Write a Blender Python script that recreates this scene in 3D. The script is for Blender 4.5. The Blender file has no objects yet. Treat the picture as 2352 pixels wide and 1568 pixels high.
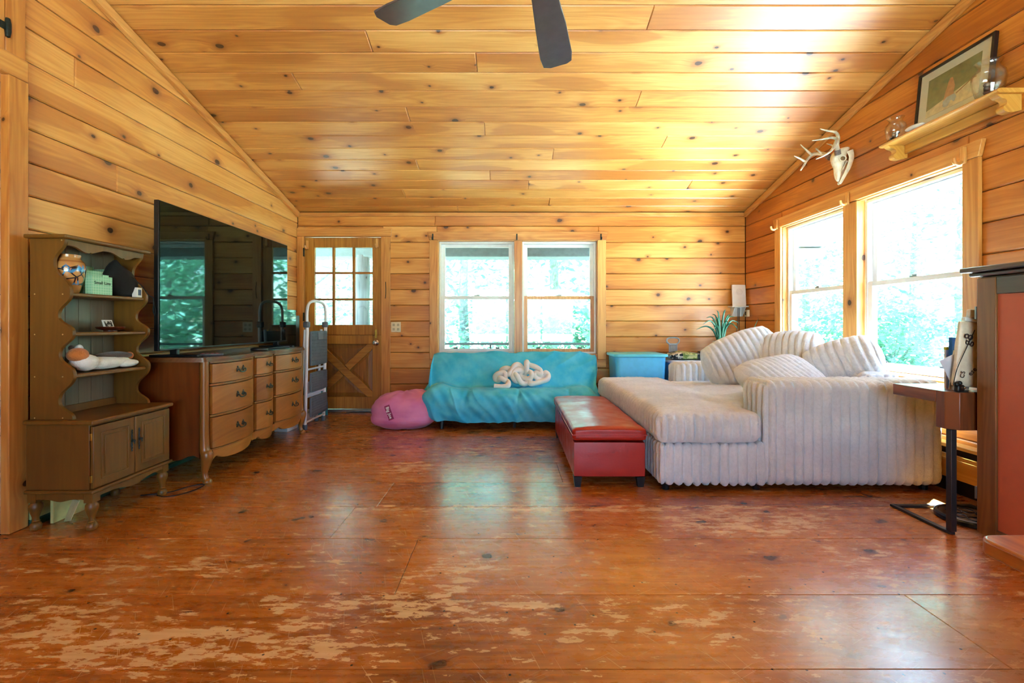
import bpy, bmesh, math, random
from mathutils import Vector, Matrix, noise
from mathutils.bvhtree import BVHTree
random.seed(7)
S = bpy.context.scene
C = S.collection
PI = math.pi

# ---------------------------------------------------------------- camera
cd = bpy.data.cameras.new('camera')
cd.lens = 16.0; cd.sensor_width = 36.0; cd.sensor_fit = 'HORIZONTAL'
cd.shift_x = 0.00255; cd.shift_y = -0.0170
cd.clip_start = 0.05; cd.clip_end = 300
cam = bpy.data.objects.new('camera', cd); C.objects.link(cam)
cam.location = (0, 0, 1.035); cam.rotation_euler = (PI/2, 0, 0)
S.camera = cam

# ---------------------------------------------------------------- sky, sun, exposure
SUN_DIR = Vector((0.36, 0.25, 0.90)).normalized()      # towards the sun
W = bpy.data.worlds.new('world'); S.world = W; W.use_nodes = True
nt = W.node_tree; nt.nodes.clear()
sky = nt.nodes.new('ShaderNodeTexSky'); sky.sky_type = 'NISHITA'; sky.sun_disc = False
sky.sun_elevation = math.asin(SUN_DIR.z); sky.sun_rotation = math.atan2(SUN_DIR.x, SUN_DIR.y)
sky.air_density = 1.0; sky.dust_density = 1.0; sky.ozone_density = 1.0
bg = nt.nodes.new('ShaderNodeBackground'); bg.inputs['Strength'].default_value = 0.48
wo = nt.nodes.new('ShaderNodeOutputWorld')
tint = nt.nodes.new('ShaderNodeMixRGB'); tint.blend_type = 'MULTIPLY'; tint.inputs[0].default_value = 1.0; tint.inputs[2].default_value = (.76, .91, 1.0, 1)
nt.links.new(sky.outputs[0], tint.inputs[1]); nt.links.new(tint.outputs[0], bg.inputs[0]); nt.links.new(bg.outputs[0], wo.inputs[0])
sd = bpy.data.lights.new('sun', 'SUN'); sd.energy = 62.0; sd.angle = math.radians(0.6); sd.color = (0.63, 0.83, 1.0)
sun = bpy.data.objects.new('sun', sd); C.objects.link(sun)
sun.rotation_euler = SUN_DIR.to_track_quat('Z', 'Y').to_euler(); sun.location = (12, 6, 14)

def portal(loc, normal, sx, sy):
    """light portal in a window opening: only guides the sampling of the sky, gives no light of its own"""
    d = bpy.data.lights.new('portal', 'AREA'); d.shape = 'RECTANGLE'; d.size = sx; d.size_y = sy
    d.cycles.is_portal = True
    o = bpy.data.objects.new('portal', d); C.objects.link(o)
    o.location = loc; o.rotation_euler = Vector(normal).to_track_quat('-Z', 'Y').to_euler()
portal((0.10, 5.50, 1.34), (0, -1, 0), 1.9, 1.36)
portal((-1.96, 5.50, 1.48), (0, -1, 0), 0.72, 0.95)
portal((2.93, 3.72, 1.34), (-1, 0, 0), 1.9, 1.36)
portal((0.4, -3.12, 1.30), (0, 1, 0), 3.2, 1.6)  # for the added fill opening in the rear wall
vs = S.view_settings
vs.view_transform = 'Standard'; vs.look = 'None'; vs.gamma = 1.0; vs.use_curve_mapping = False
vs.exposure = 2.38
S.cycles.use_adaptive_sampling = True; S.cycles.adaptive_threshold = 0.03
S.cycles.max_bounces = 8; S.cycles.diffuse_bounces = 5; S.cycles.glossy_bounces = 4
S.cycles.transmission_bounces = 6; S.cycles.transparent_max_bounces = 12
S.cycles.caustics_reflective = False; S.cycles.caustics_refractive = False
S.cycles.sample_clamp_indirect = 6.0

# ---------------------------------------------------------------- helpers
def col(r, g, b):
    f = lambda c: ((c/255+0.055)/1.055)**2.4 if c > 10 else c/255/12.92
    return (f(r), f(g), f(b), 1.0)

class MB:
    """collects vertices and faces; obj() links them as ONE mesh object"""
    def __init__(s): s.v = []; s.f = []
    def add(s, vs, fs):
        o = len(s.v); s.v += [tuple(v) for v in vs]; s.f += [tuple(i+o for i in f) for f in fs]; return s
    def box(s, x0, x1, y0, y1, z0, z1):
        return s.add([(x0,y0,z0),(x1,y0,z0),(x1,y1,z0),(x0,y1,z0),(x0,y0,z1),(x1,y0,z1),(x1,y1,z1),(x0,y1,z1)],
                     [(3,2,1,0),(4,5,6,7),(0,1,5,4),(1,2,6,5),(2,3,7,6),(3,0,4,7)])
    def mbox(s, m, sx, sy, sz):
        h = [(a*sx/2, b*sy/2, c*sz/2) for c in (-1,1) for a,b in ((-1,-1),(1,-1),(1,1),(-1,1))]
        return s.add([m @ Vector(p) for p in h], [(3,2,1,0),(4,5,6,7),(0,1,5,4),(1,2,6,5),(2,3,7,6),(3,0,4,7)])
    def prism(s, pts, a0, a1, axis='y'):
        """2-D outline pushed along an axis; outline is in the two other axes in x,y,z order"""
        def P(p, a):
            return {'x': (a, p[0], p[1]), 'y': (p[0], a, p[1]), 'z': (p[0], p[1], a)}[axis]
        n = len(pts)
        return s.add([P(p, a0) for p in pts]+[P(p, a1) for p in pts],
                     [tuple(range(n)), tuple(range(2*n-1, n-1, -1))]+[(i, (i+1) % n, n+(i+1) % n, n+i) for i in range(n)])
    def grid(s, fn, nu, nv, cu=False, cv=False):
        """fn(u,v) with u,v in 0..1"""
        U = nu if cu else nu+1; V = nv if cv else nv+1
        vs = [fn(i/nu, j/nv) for i in range(U) for j in range(V)]
        fs = []
        for i in range(nu):
            for j in range(nv):
                a, b = i % U, (i+1) % U; c, d = j % V, (j+1) % V
                fs.append((a*V+c, b*V+c, b*V+d, a*V+d))
        return s.add(vs, fs)
    def lathe(s, prof, n=24, c=(0,0,0), caps=True):
        o = len(s.v); m = len(prof)
        s.add([(c[0]+r*math.cos(2*PI*i/n), c[1]+r*math.sin(2*PI*i/n), c[2]+z) for i in range(n) for r, z in prof],
              [(i*m+j, ((i+1) % n)*m+j, ((i+1) % n)*m+j+1, i*m+j+1) for i in range(n) for j in range(m-1)])
        if caps:
            s.f.append(tuple(o+i*m for i in range(n))[::-1]); s.f.append(tuple(o+i*m+m-1 for i in range(n)))
        return s
    def tube(s, path, r, n=8, closed=False, flat=None):
        """tube along points; r a number or one per point; flat = (direction, factor) squashes the section"""
        P = [Vector(p) for p in path]; k = len(P)
        R = [r]*k if not hasattr(r, '__len__') else list(r)
        up = None; vs = []
        for i in range(k):
            if closed: t = (P[(i+1) % k]-P[i-1])
            else: t = P[min(i+1, k-1)]-P[max(i-1, 0)]
            t = t.normalized() if t.length > 1e-9 else Vector((0,0,1))
            if up is None:
                up = Vector((0,0,1)) if abs(t.z) < .9 else Vector((1,0,0))
            a = up-t*up.dot(t); a.normalize(); b = t.cross(a); up = a
            for j in range(n):
                q = 2*PI*j/n
                d = a*math.cos(q)*R[i]+b*math.sin(q)*R[i]
                if flat: d = d-flat[0]*d.dot(flat[0])*(1-flat[1])
                vs.append(P[i]+d)
        fs = [(i*n+j, i*n+(j+1) % n, ((i+1) % k)*n+(j+1) % n, ((i+1) % k)*n+j) for i in range(k if closed else k-1) for j in range(n)]
        if not closed: fs += [tuple(range(n))[::-1], tuple(range((k-1)*n, k*n))]
        return s.add(vs, fs)
    def ball(s, c, rx, ry=None, rz=None, nu=16, nv=10, fn=None):
        ry = ry or rx; rz = rz or rx; vs = [(0,0,1)]
        for j in range(1, nv):
            for i in range(nu):
                a = 2*PI*i/nu; b = PI*j/nv
                vs.append((math.sin(b)*math.cos(a), math.sin(b)*math.sin(a), math.cos(b)))
        vs.append((0,0,-1)); L = len(vs)-1; fs = []
        for i in range(nu):
            k = (i+1) % nu
            fs.append((0, 1+i, 1+k)); fs.append((L, L-nu+k, L-nu+i))
            for j in range(nv-2): fs.append((1+j*nu+i, 1+(j+1)*nu+i, 1+(j+1)*nu+k, 1+j*nu+k))
        out = []
        for v in vs:
            q = 1.0 if fn is None else fn(Vector(v))
            out.append((c[0]+v[0]*rx*q, c[1]+v[1]*ry*q, c[2]+v[2]*rz*q))
        return s.add(out, fs)
    def rbox(s, x0, x1, y0, y1, z0, z1, r, nx, ny, nz, disp=None):
        """rounded box with a dense skin; disp(point, normal) -> offset along the normal"""
        h = Vector(((x1-x0)/2, (y1-y0)/2, (z1-z0)/2)); c = Vector(((x0+x1)/2, (y0+y1)/2, (z0+z1)/2))
        rr = Vector((min(r, h.x), min(r, h.y), min(r, h.z))); N = (nx, ny, nz); idx = {}; vs = []; fs = []
        def P(i, j, k):
            key = (i, j, k)
            if key in idx: return idx[key]
            p = Vector((-h.x+2*h.x*i/nx, -h.y+2*h.y*j/ny, -h.z+2*h.z*k/nz))
            q = Vector([max(-(h[a]-rr[a]), min(h[a]-rr[a], p[a])) for a in range(3)])
            d = Vector([(p[a]-q[a])/max(rr[a], 1e-6) for a in range(3)])
            if d.length < 1e-9: nrm = Vector((0,0,1))
            else: nrm = d.normalized()
            p = q+Vector([nrm[a]*rr[a] for a in range(3)])
            w = p+c
            if disp: w = w+nrm*disp(w, nrm)
            idx[key] = len(vs); vs.append(w); return idx[key]
        for i in range(nx):
            for j in range(ny):
                fs.append((P(i,j,0), P(i,j+1,0), P(i+1,j+1,0), P(i+1,j,0))); fs.append((P(i,j,nz), P(i+1,j,nz), P(i+1,j+1,nz), P(i,j+1,nz)))
        for i in range(nx):
            for k in range(nz):
                fs.append((P(i,0,k), P(i+1,0,k), P(i+1,0,k+1), P(i,0,k+1))); fs.append((P(i,ny,k), P(i,ny,k+1), P(i+1,ny,k+1), P(i+1,ny,k)))
        for j in range(ny):
            for k in range(nz):
                fs.append((P(0,j,k), P(0,j,k+1), P(0,j+1,k+1), P(0,j+1,k))); fs.append((P(nx,j,k), P(nx,j+1,k), P(nx,j+1,k+1), P(nx,j,k+1)))
        return s.add(vs, fs)
    def xf(s, m, i0=0):
        s.v[i0:] = [tuple(m @ Vector(p)) for p in s.v[i0:]]; return s
    def mesh(s, name, mat, smooth=False, ang=40):
        me = bpy.data.meshes.new(name); me.from_pydata(s.v, [], s.f)
        bm = bmesh.new(); bm.from_mesh(me); bmesh.ops.recalc_face_normals(bm, faces=bm.faces); bm.to_mesh(me); bm.free()
        if mat: me.materials.append(mat)
        if smooth:
            me.polygons.foreach_set('use_smooth', [True]*len(me.polygons))
            if ang: me.set_sharp_from_angle(angle=math.radians(ang))
        me.update(); return me
    def obj(s, name, mat, parent=None, smooth=False, ang=40, bevel=0, seg=2):
        o = bpy.data.objects.new(name, s.mesh(name, mat, smooth or bevel > 0, ang)); C.objects.link(o)
        if parent: o.parent = parent
        if bevel:
            b = o.modifiers.new('bevel', 'BEVEL'); b.width = bevel; b.segments = seg; b.limit_method = 'ANGLE'; b.angle_limit = math.radians(35)
        return o

def tag(o, label, cat, group=None):
    o['label'] = label; o['category'] = cat
    if group: o['group'] = group
    return o
def thing(name, label, cat, loc=(0,0,0), rz=0, group=None):
    o = bpy.data.objects.new(name, None); C.objects.link(o); o.empty_display_size = .1
    o.location = loc; o.rotation_euler = (0, 0, rz)
    return tag(o, label, cat, group)
def struct(o): o['kind'] = 'structure'; return o
def stuff(o): o['kind'] = 'stuff'; return o
def bx(name, mat, parent, x0, x1, y0, y1, z0, z1, bevel=0.0): return MB().box(x0, x1, y0, y1, z0, z1).obj(name, mat, parent, bevel=bevel)
def copy_tree(o, parent=None):
    c = o.copy(); C.objects.link(c); c.parent = parent
    for ch in list(o.children): copy_tree(ch, c)
    return c
def crom(pts, n=8, closed=False):
    """Catmull-Rom through points"""
    P = [Vector(p) for p in pts]; k = len(P); out = []
    for i in range(k if closed else k-1):
        if closed: a, b, c, d = P[i-1], P[i], P[(i+1) % k], P[(i+2) % k]
        else: a, b, c, d = P[max(i-1, 0)], P[i], P[i+1], P[min(i+2, k-1)]
        for j in range(n):
            t = j/n
            out.append(0.5*((2*b)+(c-a)*t+(2*a-5*b+4*c-d)*t*t+(3*b-a-3*c+d)*t**3))
    if not closed: out.append(P[-1])
    return out
def text_mb(body, size, depth=0.0015, spacing=1.0, bold=0.0):
    cu = bpy.data.curves.new('txt', 'FONT'); cu.body = body; cu.size = size; cu.extrude = depth; cu.align_x = 'CENTER'; cu.align_y = 'CENTER'
    cu.space_character = spacing; cu.offset = bold; cu.resolution_u = 3
    o = bpy.data.objects.new('txt', cu); C.objects.link(o)
    me = bpy.data.meshes.new_from_object(o.evaluated_get(bpy.context.evaluated_depsgraph_get()))
    m = MB().add([v.co for v in me.vertices], [tuple(p.vertices) for p in me.polygons])
    bpy.data.objects.remove(o); bpy.data.curves.remove(cu); bpy.data.meshes.remove(me)
    return m
def sstep(a, b, x):
    t = max(0.0, min(1.0, (x-a)/(b-a))); return t*t*(3-2*t)

# ---------------------------------------------------------------- materials
class NB:
    """small node builder"""
    def __init__(s, name):
        s.m = bpy.data.materials.new(name); s.m.use_nodes = True; s.t = s.m.node_tree; s.t.nodes.clear()
        s.out = s.n('OutputMaterial'); s.b = s.n('BsdfPrincipled'); s.l(s.b.outputs[0], s.out.inputs[0])
    def n(s, t, **k):
        x = s.t.nodes.new('ShaderNode'+t)
        for a, v in k.items(): setattr(x, a, v)
        return x
    def l(s, a, b): s.t.links.new(a, b)
    def put(s, sock, v):
        if hasattr(v, 'is_output'): s.l(v, sock)
        else: sock.default_value = v
    def math(s, op, a, b=0.0, c=None, clamp=False):
        x = s.n('Math', operation=op, use_clamp=clamp); s.put(x.inputs[0], a); s.put(x.inputs[1], b)
        if c is not None: s.put(x.inputs[2], c)
        return x.outputs[0]
    def vmath(s, op, a, b):
        x = s.n('VectorMath', operation=op); s.put(x.inputs[0], a); s.put(x.inputs[1], b); return x.outputs[0]
    def mix(s, f, a, b, mode='MIX'):
        x = s.n('MixRGB', blend_type=mode); s.put(x.inputs[0], f); s.put(x.inputs[1], a); s.put(x.inputs[2], b); return x.outputs[0]
    def rng(s, v, a, b, c=0.0, d=1.0, smooth=True):
        x = s.n('MapRange', interpolation_type='SMOOTHSTEP' if smooth else 'LINEAR')
        for i, q in enumerate((v, a, b, c, d)): s.put(x.inputs[i], q)
        return x.outputs[0]
    def noise(s, vec, scale, detail=3.0, rough=.55, out=0, dist=0.0, dim='3D'):
        x = s.n('TexNoise', noise_dimensions=dim); s.put(x.inputs['Vector'], vec); x.inputs['Scale'].default_value = scale
        x.inputs['Detail'].default_value = detail; x.inputs['Roughness'].default_value = rough; x.inputs['Distortion'].default_value = dist
        return x.outputs[out]
    def comb(s, x, y, z):
        c = s.n('CombineXYZ'); s.put(c.inputs[0], x); s.put(c.inputs[1], y); s.put(c.inputs[2], z); return c.outputs[0]
    def sep(s, v):
        c = s.n('SeparateXYZ'); s.put(c.inputs[0], v); return c.outputs
    def bump(s, h, st=.2, dist=.01):
        x = s.n('Bump'); x.inputs['Strength'].default_value = st; x.inputs['Distance'].default_value = dist; s.put(x.inputs['Height'], h)
        s.l(x.outputs[0], s.b.inputs['Normal'])
    def set(s, **k):
        names = {'rough': 'Roughness', 'metal': 'Metallic', 'spec': 'Specular IOR Level', 'coat': 'Coat Weight', 'coatr': 'Coat Roughness',
                 'sheen': 'Sheen Weight', 'sheenr': 'Sheen Roughness', 'trans': 'Transmission Weight', 'ior': 'IOR', 'col': 'Base Color', 'sss': 'Subsurface Weight'}
        for a, v in k.items(): s.put(s.b.inputs[names[a]], v)

def plain(name, rgb, rough=.5, var=.12, scale=18, bump=0.0, bscale=120, metal=0.0, spec=.5, sheen=0.0, coat=0.0):
    b = NB(name); tc = b.n('TexCoord').outputs['Object']
    f = b.noise(tc, scale, 4)
    dark = tuple(c*(1-var) for c in rgb[:3])+(1,); light = tuple(min(1, c*(1+var)) for c in rgb[:3])+(1,)
    b.set(col=b.mix(b.rng(f, .3, .7), dark, light), rough=rough, metal=metal, spec=spec, sheen=sheen, coat=coat)
    if bump: b.bump(b.noise(tc, bscale, 3), bump, .004)
    return b.m

def wood(name, light, mid, dark, knot=col(56, 24, 12), knots=1.0, kscale=3.7, axis=0, rough=.34, coat=.25, grain=1.0, rand=1.0, coarse=1.0, spec=.5, coatr=.30, heart=0.0):
    """pine: long grain, cathedral bands, knots with a halo; axis = the local axis the grain runs along"""
    b = NB(name); tc = b.n('TexCoord').outputs['Object']; rnd = b.n('ObjectInfo').outputs['Random']
    X = b.sep(tc); order = {0: (0, 1, 2), 1: (1, 0, 2), 2: (2, 0, 1)}[axis]
    x, y, z = X[order[0]], X[order[1]], X[order[2]]
    x = b.math('ADD', x, b.math('MULTIPLY', rnd, 57.3)); y = b.math('ADD', b.math('ADD', y, b.math('MULTIPLY', z, .83)), b.math('MULTIPLY', rnd, 23.7))
    halo = 0.0
    if knots:
        v = b.n('TexVoronoi', voronoi_dimensions='2D'); v.inputs['Scale'].default_value = kscale; v.inputs['Randomness'].default_value = 1.0
        wob = b.noise(b.comb(x, y, 0.0), 14, 1, dim='2D')
        b.l(b.comb(b.math('ADD', b.math('MULTIPLY', x, .72), b.math('MULTIPLY', wob, .016)), b.math('ADD', y, b.math('MULTIPLY', wob, .012)), 0.0), v.inputs['Vector'])
        cr = b.sep(v.outputs['Color'])
        pick = b.rng(cr[0], 1-.68*knots, 1.0, 0.0, 1.0, False)
        r = b.math('MULTIPLY_ADD', b.math('MULTIPLY', pick, pick), .062, b.math('MULTIPLY', b.math('GREATER_THAN', pick, .001), .026))
        d = v.outputs['Distance']; dn = b.math('DIVIDE', d, b.math('MAXIMUM', r, .0005))
        on = b.math('GREATER_THAN', pick, .001)
        kn = b.math('MULTIPLY', b.rng(dn, 1.05, .8), on); ring = b.math('MULTIPLY', b.rng(dn, 2.3, 1.0), on); halo = b.math('MULTIPLY', b.rng(dn, 5.5, .8), on)
        y = b.math('ADD', y, b.math('MULTIPLY', halo, .02))
    f1 = b.noise(b.comb(b.math('MULTIPLY', x, 1.3), b.math('MULTIPLY', y, 42), 0.0), 1.0*coarse, 4, .62, dim='2D')
    f2 = b.noise(b.comb(b.math('MULTIPLY', x, .55), b.math('MULTIPLY', y, 7.5), 3.0), 1.0*coarse, 2, .5, dim='2D')
    bands = b.math('SINE', b.math('MULTIPLY', f2, 60.0))
    big = b.noise(b.comb(b.math('MULTIPLY', x, .8), b.math('MULTIPLY', y, 4.0), 9.0), .9, 1, dim='2D')
    t = b.math('ADD', b.math('MULTIPLY', b.math('SUBTRACT', f1, .5), .9*grain), b.math('MULTIPLY', bands, .10*grain))
    t = b.math('ADD', t, b.math('MULTIPLY', b.math('SUBTRACT', big, .5), .75))
    t = b.math('ADD', t, b.math('MULTIPLY', b.math('SUBTRACT', rnd, .5), .34*rand))
    t = b.math('ADD', t, .5, clamp=True)
    ra = b.n('ValToRGB'); b.l(t, ra.inputs[0]); e = ra.color_ramp.elements
    e[0].position = .1; e[0].color = light; e[1].position = .95; e[1].color = dark
    m = ra.color_ramp.elements.new(.5); m.color = mid
    c = ra.outputs[0]
    if heart: c = b.mix(b.math('MULTIPLY', b.rng(b.math('ADD', big, b.math('MULTIPLY', b.math('SUBTRACT', f2, .5), .25)), .60, .635), heart), c, tuple(p*.35+q*.65 for p, q in zip(mid, dark)))
    if knots:
        c = b.mix(b.math('MULTIPLY', halo, .5), c, dark)
        c = b.mix(b.math('MULTIPLY', ring, .5), c, tuple(k*.55+q*.45 for k, q in zip(knot, dark)))
        c = b.mix(b.math('MULTIPLY', kn, .92), c, knot)
    b.set(col=c, rough=rough, coat=coat, coatr=coatr, spec=spec)
    return b.m

M = {}
M['pine'] = wood('pine', col(236, 182, 102), col(214, 146, 66), col(170, 92, 30), heart=.6, rough=.42, coat=1.0, grain=.65, coatr=.40)
M['pine_dark'] = wood('pine_amber', col(220, 148, 66), col(196, 118, 42), col(152, 76, 20), heart=.5, grain=.7)
M['pine_back'] = wood('pine_back', col(228, 170, 94), col(208, 138, 60), col(166, 90, 30), heart=.5, grain=.7)
M['trim'] = wood('pine_trim', col(226, 170, 96), col(206, 142, 70), col(176, 104, 44), knots=.45)
M['trim_y'] = wood('pine_trim_upright', col(226, 170, 96), col(206, 142, 70), col(176, 104, 44), knots=.45, axis=2)
M['trim_d'] = wood('pine_trim_along', col(226, 170, 96), col(206, 142, 70), col(176, 104, 44), knots=.35, axis=1)
M['door'] = wood('door_fir', col(190, 132, 48), col(166, 106, 32), col(134, 80, 20), knots=0, axis=2, coat=.0, rough=.5)
M['door_x'] = wood('door_fir_across', col(190, 132, 48), col(166, 106, 32), col(134, 80, 20), knots=0, axis=0, coat=.0, rough=.5)
M['door_shaded'] = wood('door_fir_shaded', col(160, 106, 34), col(140, 86, 22), col(112, 64, 14), knots=0, axis=2, coat=.0, rough=.5)  # door fir darkened, painting shade into the recessed panels
M['hutch'] = wood('maple_stain', col(130, 88, 26), col(110, 72, 18), col(88, 55, 12), knots=0, axis=2, coat=.08, rough=.45, rand=.2, grain=.5)
M['hutch_back'] = wood('hutch_backing', col(120, 108, 88), col(108, 94, 74), col(94, 80, 60), knots=0, axis=2, rough=.5, rand=.2, grain=.5)
M['dresser'] = wood('fruitwood', col(182, 126, 54), col(164, 104, 38), col(134, 78, 24), knots=0, axis=0, rough=.36, rand=.5, grain=.6)
M['dresser_side'] = wood('fruitwood_side', col(132, 72, 26), col(114, 58, 18), col(94, 44, 12), knots=0, axis=2, rough=.36, rand=.1, grain=.7)
M['dresser_top'] = wood('fruitwood_top', col(122, 82, 44), col(104, 66, 32), col(84, 50, 22), knots=0, axis=0, rough=.25, rand=.1, grain=.7)
M['dresser_post'] = wood('fruitwood_post', col(168, 116, 52), col(146, 96, 38), col(118, 74, 26), knots=0, axis=2, rough=.3, rand=.1, grain=.6)
M['walnut'] = wood('acacia', col(150, 88, 44), col(122, 66, 32), col(88, 46, 24), knots=0, axis=1, rough=.36, rand=.6)
M['walnut_z'] = wood('acacia_upright', col(150, 88, 44), col(122, 66, 32), col(88, 46, 24), knots=0, axis=2, rough=.36, rand=.6)
M['cab'] = wood('cabinet_frame', col(146, 96, 48), col(122, 78, 36), col(98, 60, 26), knots=.15, axis=2, rough=.4, rand=.3)
M['cab_top'] = wood('cabinet_top', col(92, 62, 40), col(74, 48, 30), col(58, 36, 22), knots=0, axis=1, rough=.32, rand=.3)
M['bench'] = wood('bench_pine', col(212, 134, 50), col(186, 104, 30), col(144, 72, 16), knots=.3, axis=1, rough=.3, rand=.2)
M['shelf'] = wood('shelf_pine', col(232, 186, 100), col(214, 160, 72), col(190, 130, 48), knots=.2, axis=1, rough=.3, rand=.2)
M['black'] = plain('black_metal', col(38, 38, 40), .45)
M['black_plastic'] = plain('black_plastic', col(20, 20, 22), .35)
M['black_cloth'] = plain('black_cloth', col(16, 16, 18), .95, bump=.4)
M['white_vinyl'] = plain('white_vinyl', col(226, 230, 232), .35, var=.03)
M['white'] = plain('white_plastic', col(228, 230, 232), .4, var=.03)
M['cream'] = plain('cream_plastic', col(226, 214, 182), .4, var=.03)
M['chrome'] = plain('chrome', col(200, 198, 192), .18, metal=1.0)
M['alu'] = plain('brushed_aluminium', col(150, 150, 146), .35, metal=.8)
M['brass'] = plain('brass', col(176, 140, 64), .3, metal=1.0)
M['pewter'] = plain('antique_pewter', col(70, 74, 66), .38, metal=.8, var=.35, scale=80)
M['iron'] = plain('black_iron', col(34, 44, 42), .42, metal=.6, var=.3, scale=60)
def glass_mat(name, tint, refl=.06):
    b = NB(name); b.t.nodes.remove(b.b)
    tr = b.n('BsdfTransparent'); tr.inputs[0].default_value = tint
    gl = b.n('BsdfGlossy'); gl.inputs['Roughness'].default_value = .02
    lw = b.n('LayerWeight'); lw.inputs[0].default_value = .5
    mx = b.n('MixShader'); b.l(b.math('MULTIPLY_ADD', b.math('POWER', lw.outputs['Facing'], 5.0), .9, refl), mx.inputs[0]); b.l(tr.outputs[0], mx.inputs[1]); b.l(gl.outputs[0], mx.inputs[2])
    b.l(mx.outputs[0], b.out.inputs[0]); return b.m
M['glass'] = glass_mat('window_glass', (.93, .97, .96, 1))
M['vase_glass'] = glass_mat('clear_glass', (.955, .975, .97, 1), .07)

# ================================================================ THE ROOM
YB, XL, XR, YR = 5.374, -2.50, 2.787, -3.0       # back wall, left wall, right wall, wall behind the camera
ZE, SL = 2.356, 0.257                             # ceiling height at the back wall, slope
YRIDGE = -0.4
def zc(y): return ZE+SL*(YB-y) if y >= YRIDGE else ZE+SL*(YB-YRIDGE)-SL*(YRIDGE-y)

class Surf:
    """a plane that boards are nailed to: u along ax, v along ay, boards proud towards ax x ay"""
    def __init__(s, o, ax, ay): s.o = Vector(o); s.ax = Vector(ax).normalized(); s.ay = Vector(ay).normalized(); s.n = s.ax.cross(s.ay)
    def plank(s, poly, mat, parent, name='board', t=.018, c=.004, lift=0.0):
        n = len(poly); P = [Vector(p) for p in poly]
        cx = sum(p.x for p in P)/n; cy = sum(p.y for p in P)/n; P = [p-Vector((cx, cy)) for p in P]
        ins = []
        for i in range(n):
            a, b, d = P[i-1], P[i], P[(i+1) % n]
            e1 = (b-a).normalized(); e2 = (d-b).normalized()
            n1 = Vector((-e1.y, e1.x)); n2 = Vector((-e2.y, e2.x)); k = 1+n1.dot(n2)
            ins.append(b+(n1+n2)*(c/max(k, .25)))
        vs = [(p.x, p.y, -t) for p in P]+[(p.x, p.y, -c) for p in P]+[(p.x, p.y, 0) for p in ins]
        fs = [tuple(range(n))[::-1], tuple(range(2*n, 3*n))]
        for r in (0, n): fs += [(r+i, r+(i+1) % n, r+n+(i+1) % n, r+n+i) for i in range(n)]
        m = MB().add(vs, fs); me = m.mesh(name, mat)
        o = bpy.data.objects.new(name, me); C.objects.link(o); o.parent = parent
        w = s.o+s.ax*cx+s.ay*cy+s.n*lift
        R = Matrix((s.ax, s.ay, s.n)).transposed().to_4x4(); R.translation = w
        o.matrix_world = R
        return o
def clip(poly, a, b, c):
    """keep the side a*u+b*v+c >= 0"""
    out = []
    for i in range(len(poly)):
        p, q = poly[i-1], poly[i]; fp = a*p[0]+b*p[1]+c; fq = a*q[0]+b*q[1]+c
        if (fp >= 0) != (fq >= 0):
            t = fp/(fp-fq); out.append((p[0]+(q[0]-p[0])*t, p[1]+(q[1]-p[1])*t))
        if fq >= 0: out.append(q)
    return out
def rows_minus(u0, u1, z0, z1, holes):
    """rectangle minus rectangular holes, in boards"""
    out = [(u0, u1, z0, z1)]
    for (a, b, c, d) in holes:
        nxt = []
        for (p, q, r, t) in out:
            if b <= p or a >= q or d <= r or c >= t: nxt.append((p, q, r, t)); continue
            if a > p: nxt.append((p, a, r, t))
            if b < q: nxt.append((b, q, r, t))
            if c > r: nxt.append((max(p, a), min(q, b), r, c))
            if d < t: nxt.append((max(p, a), min(q, b), d, t))
        out = nxt
    return [o for o in out if o[1]-o[0] > .02 and o[3]-o[2] > .012]

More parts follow.
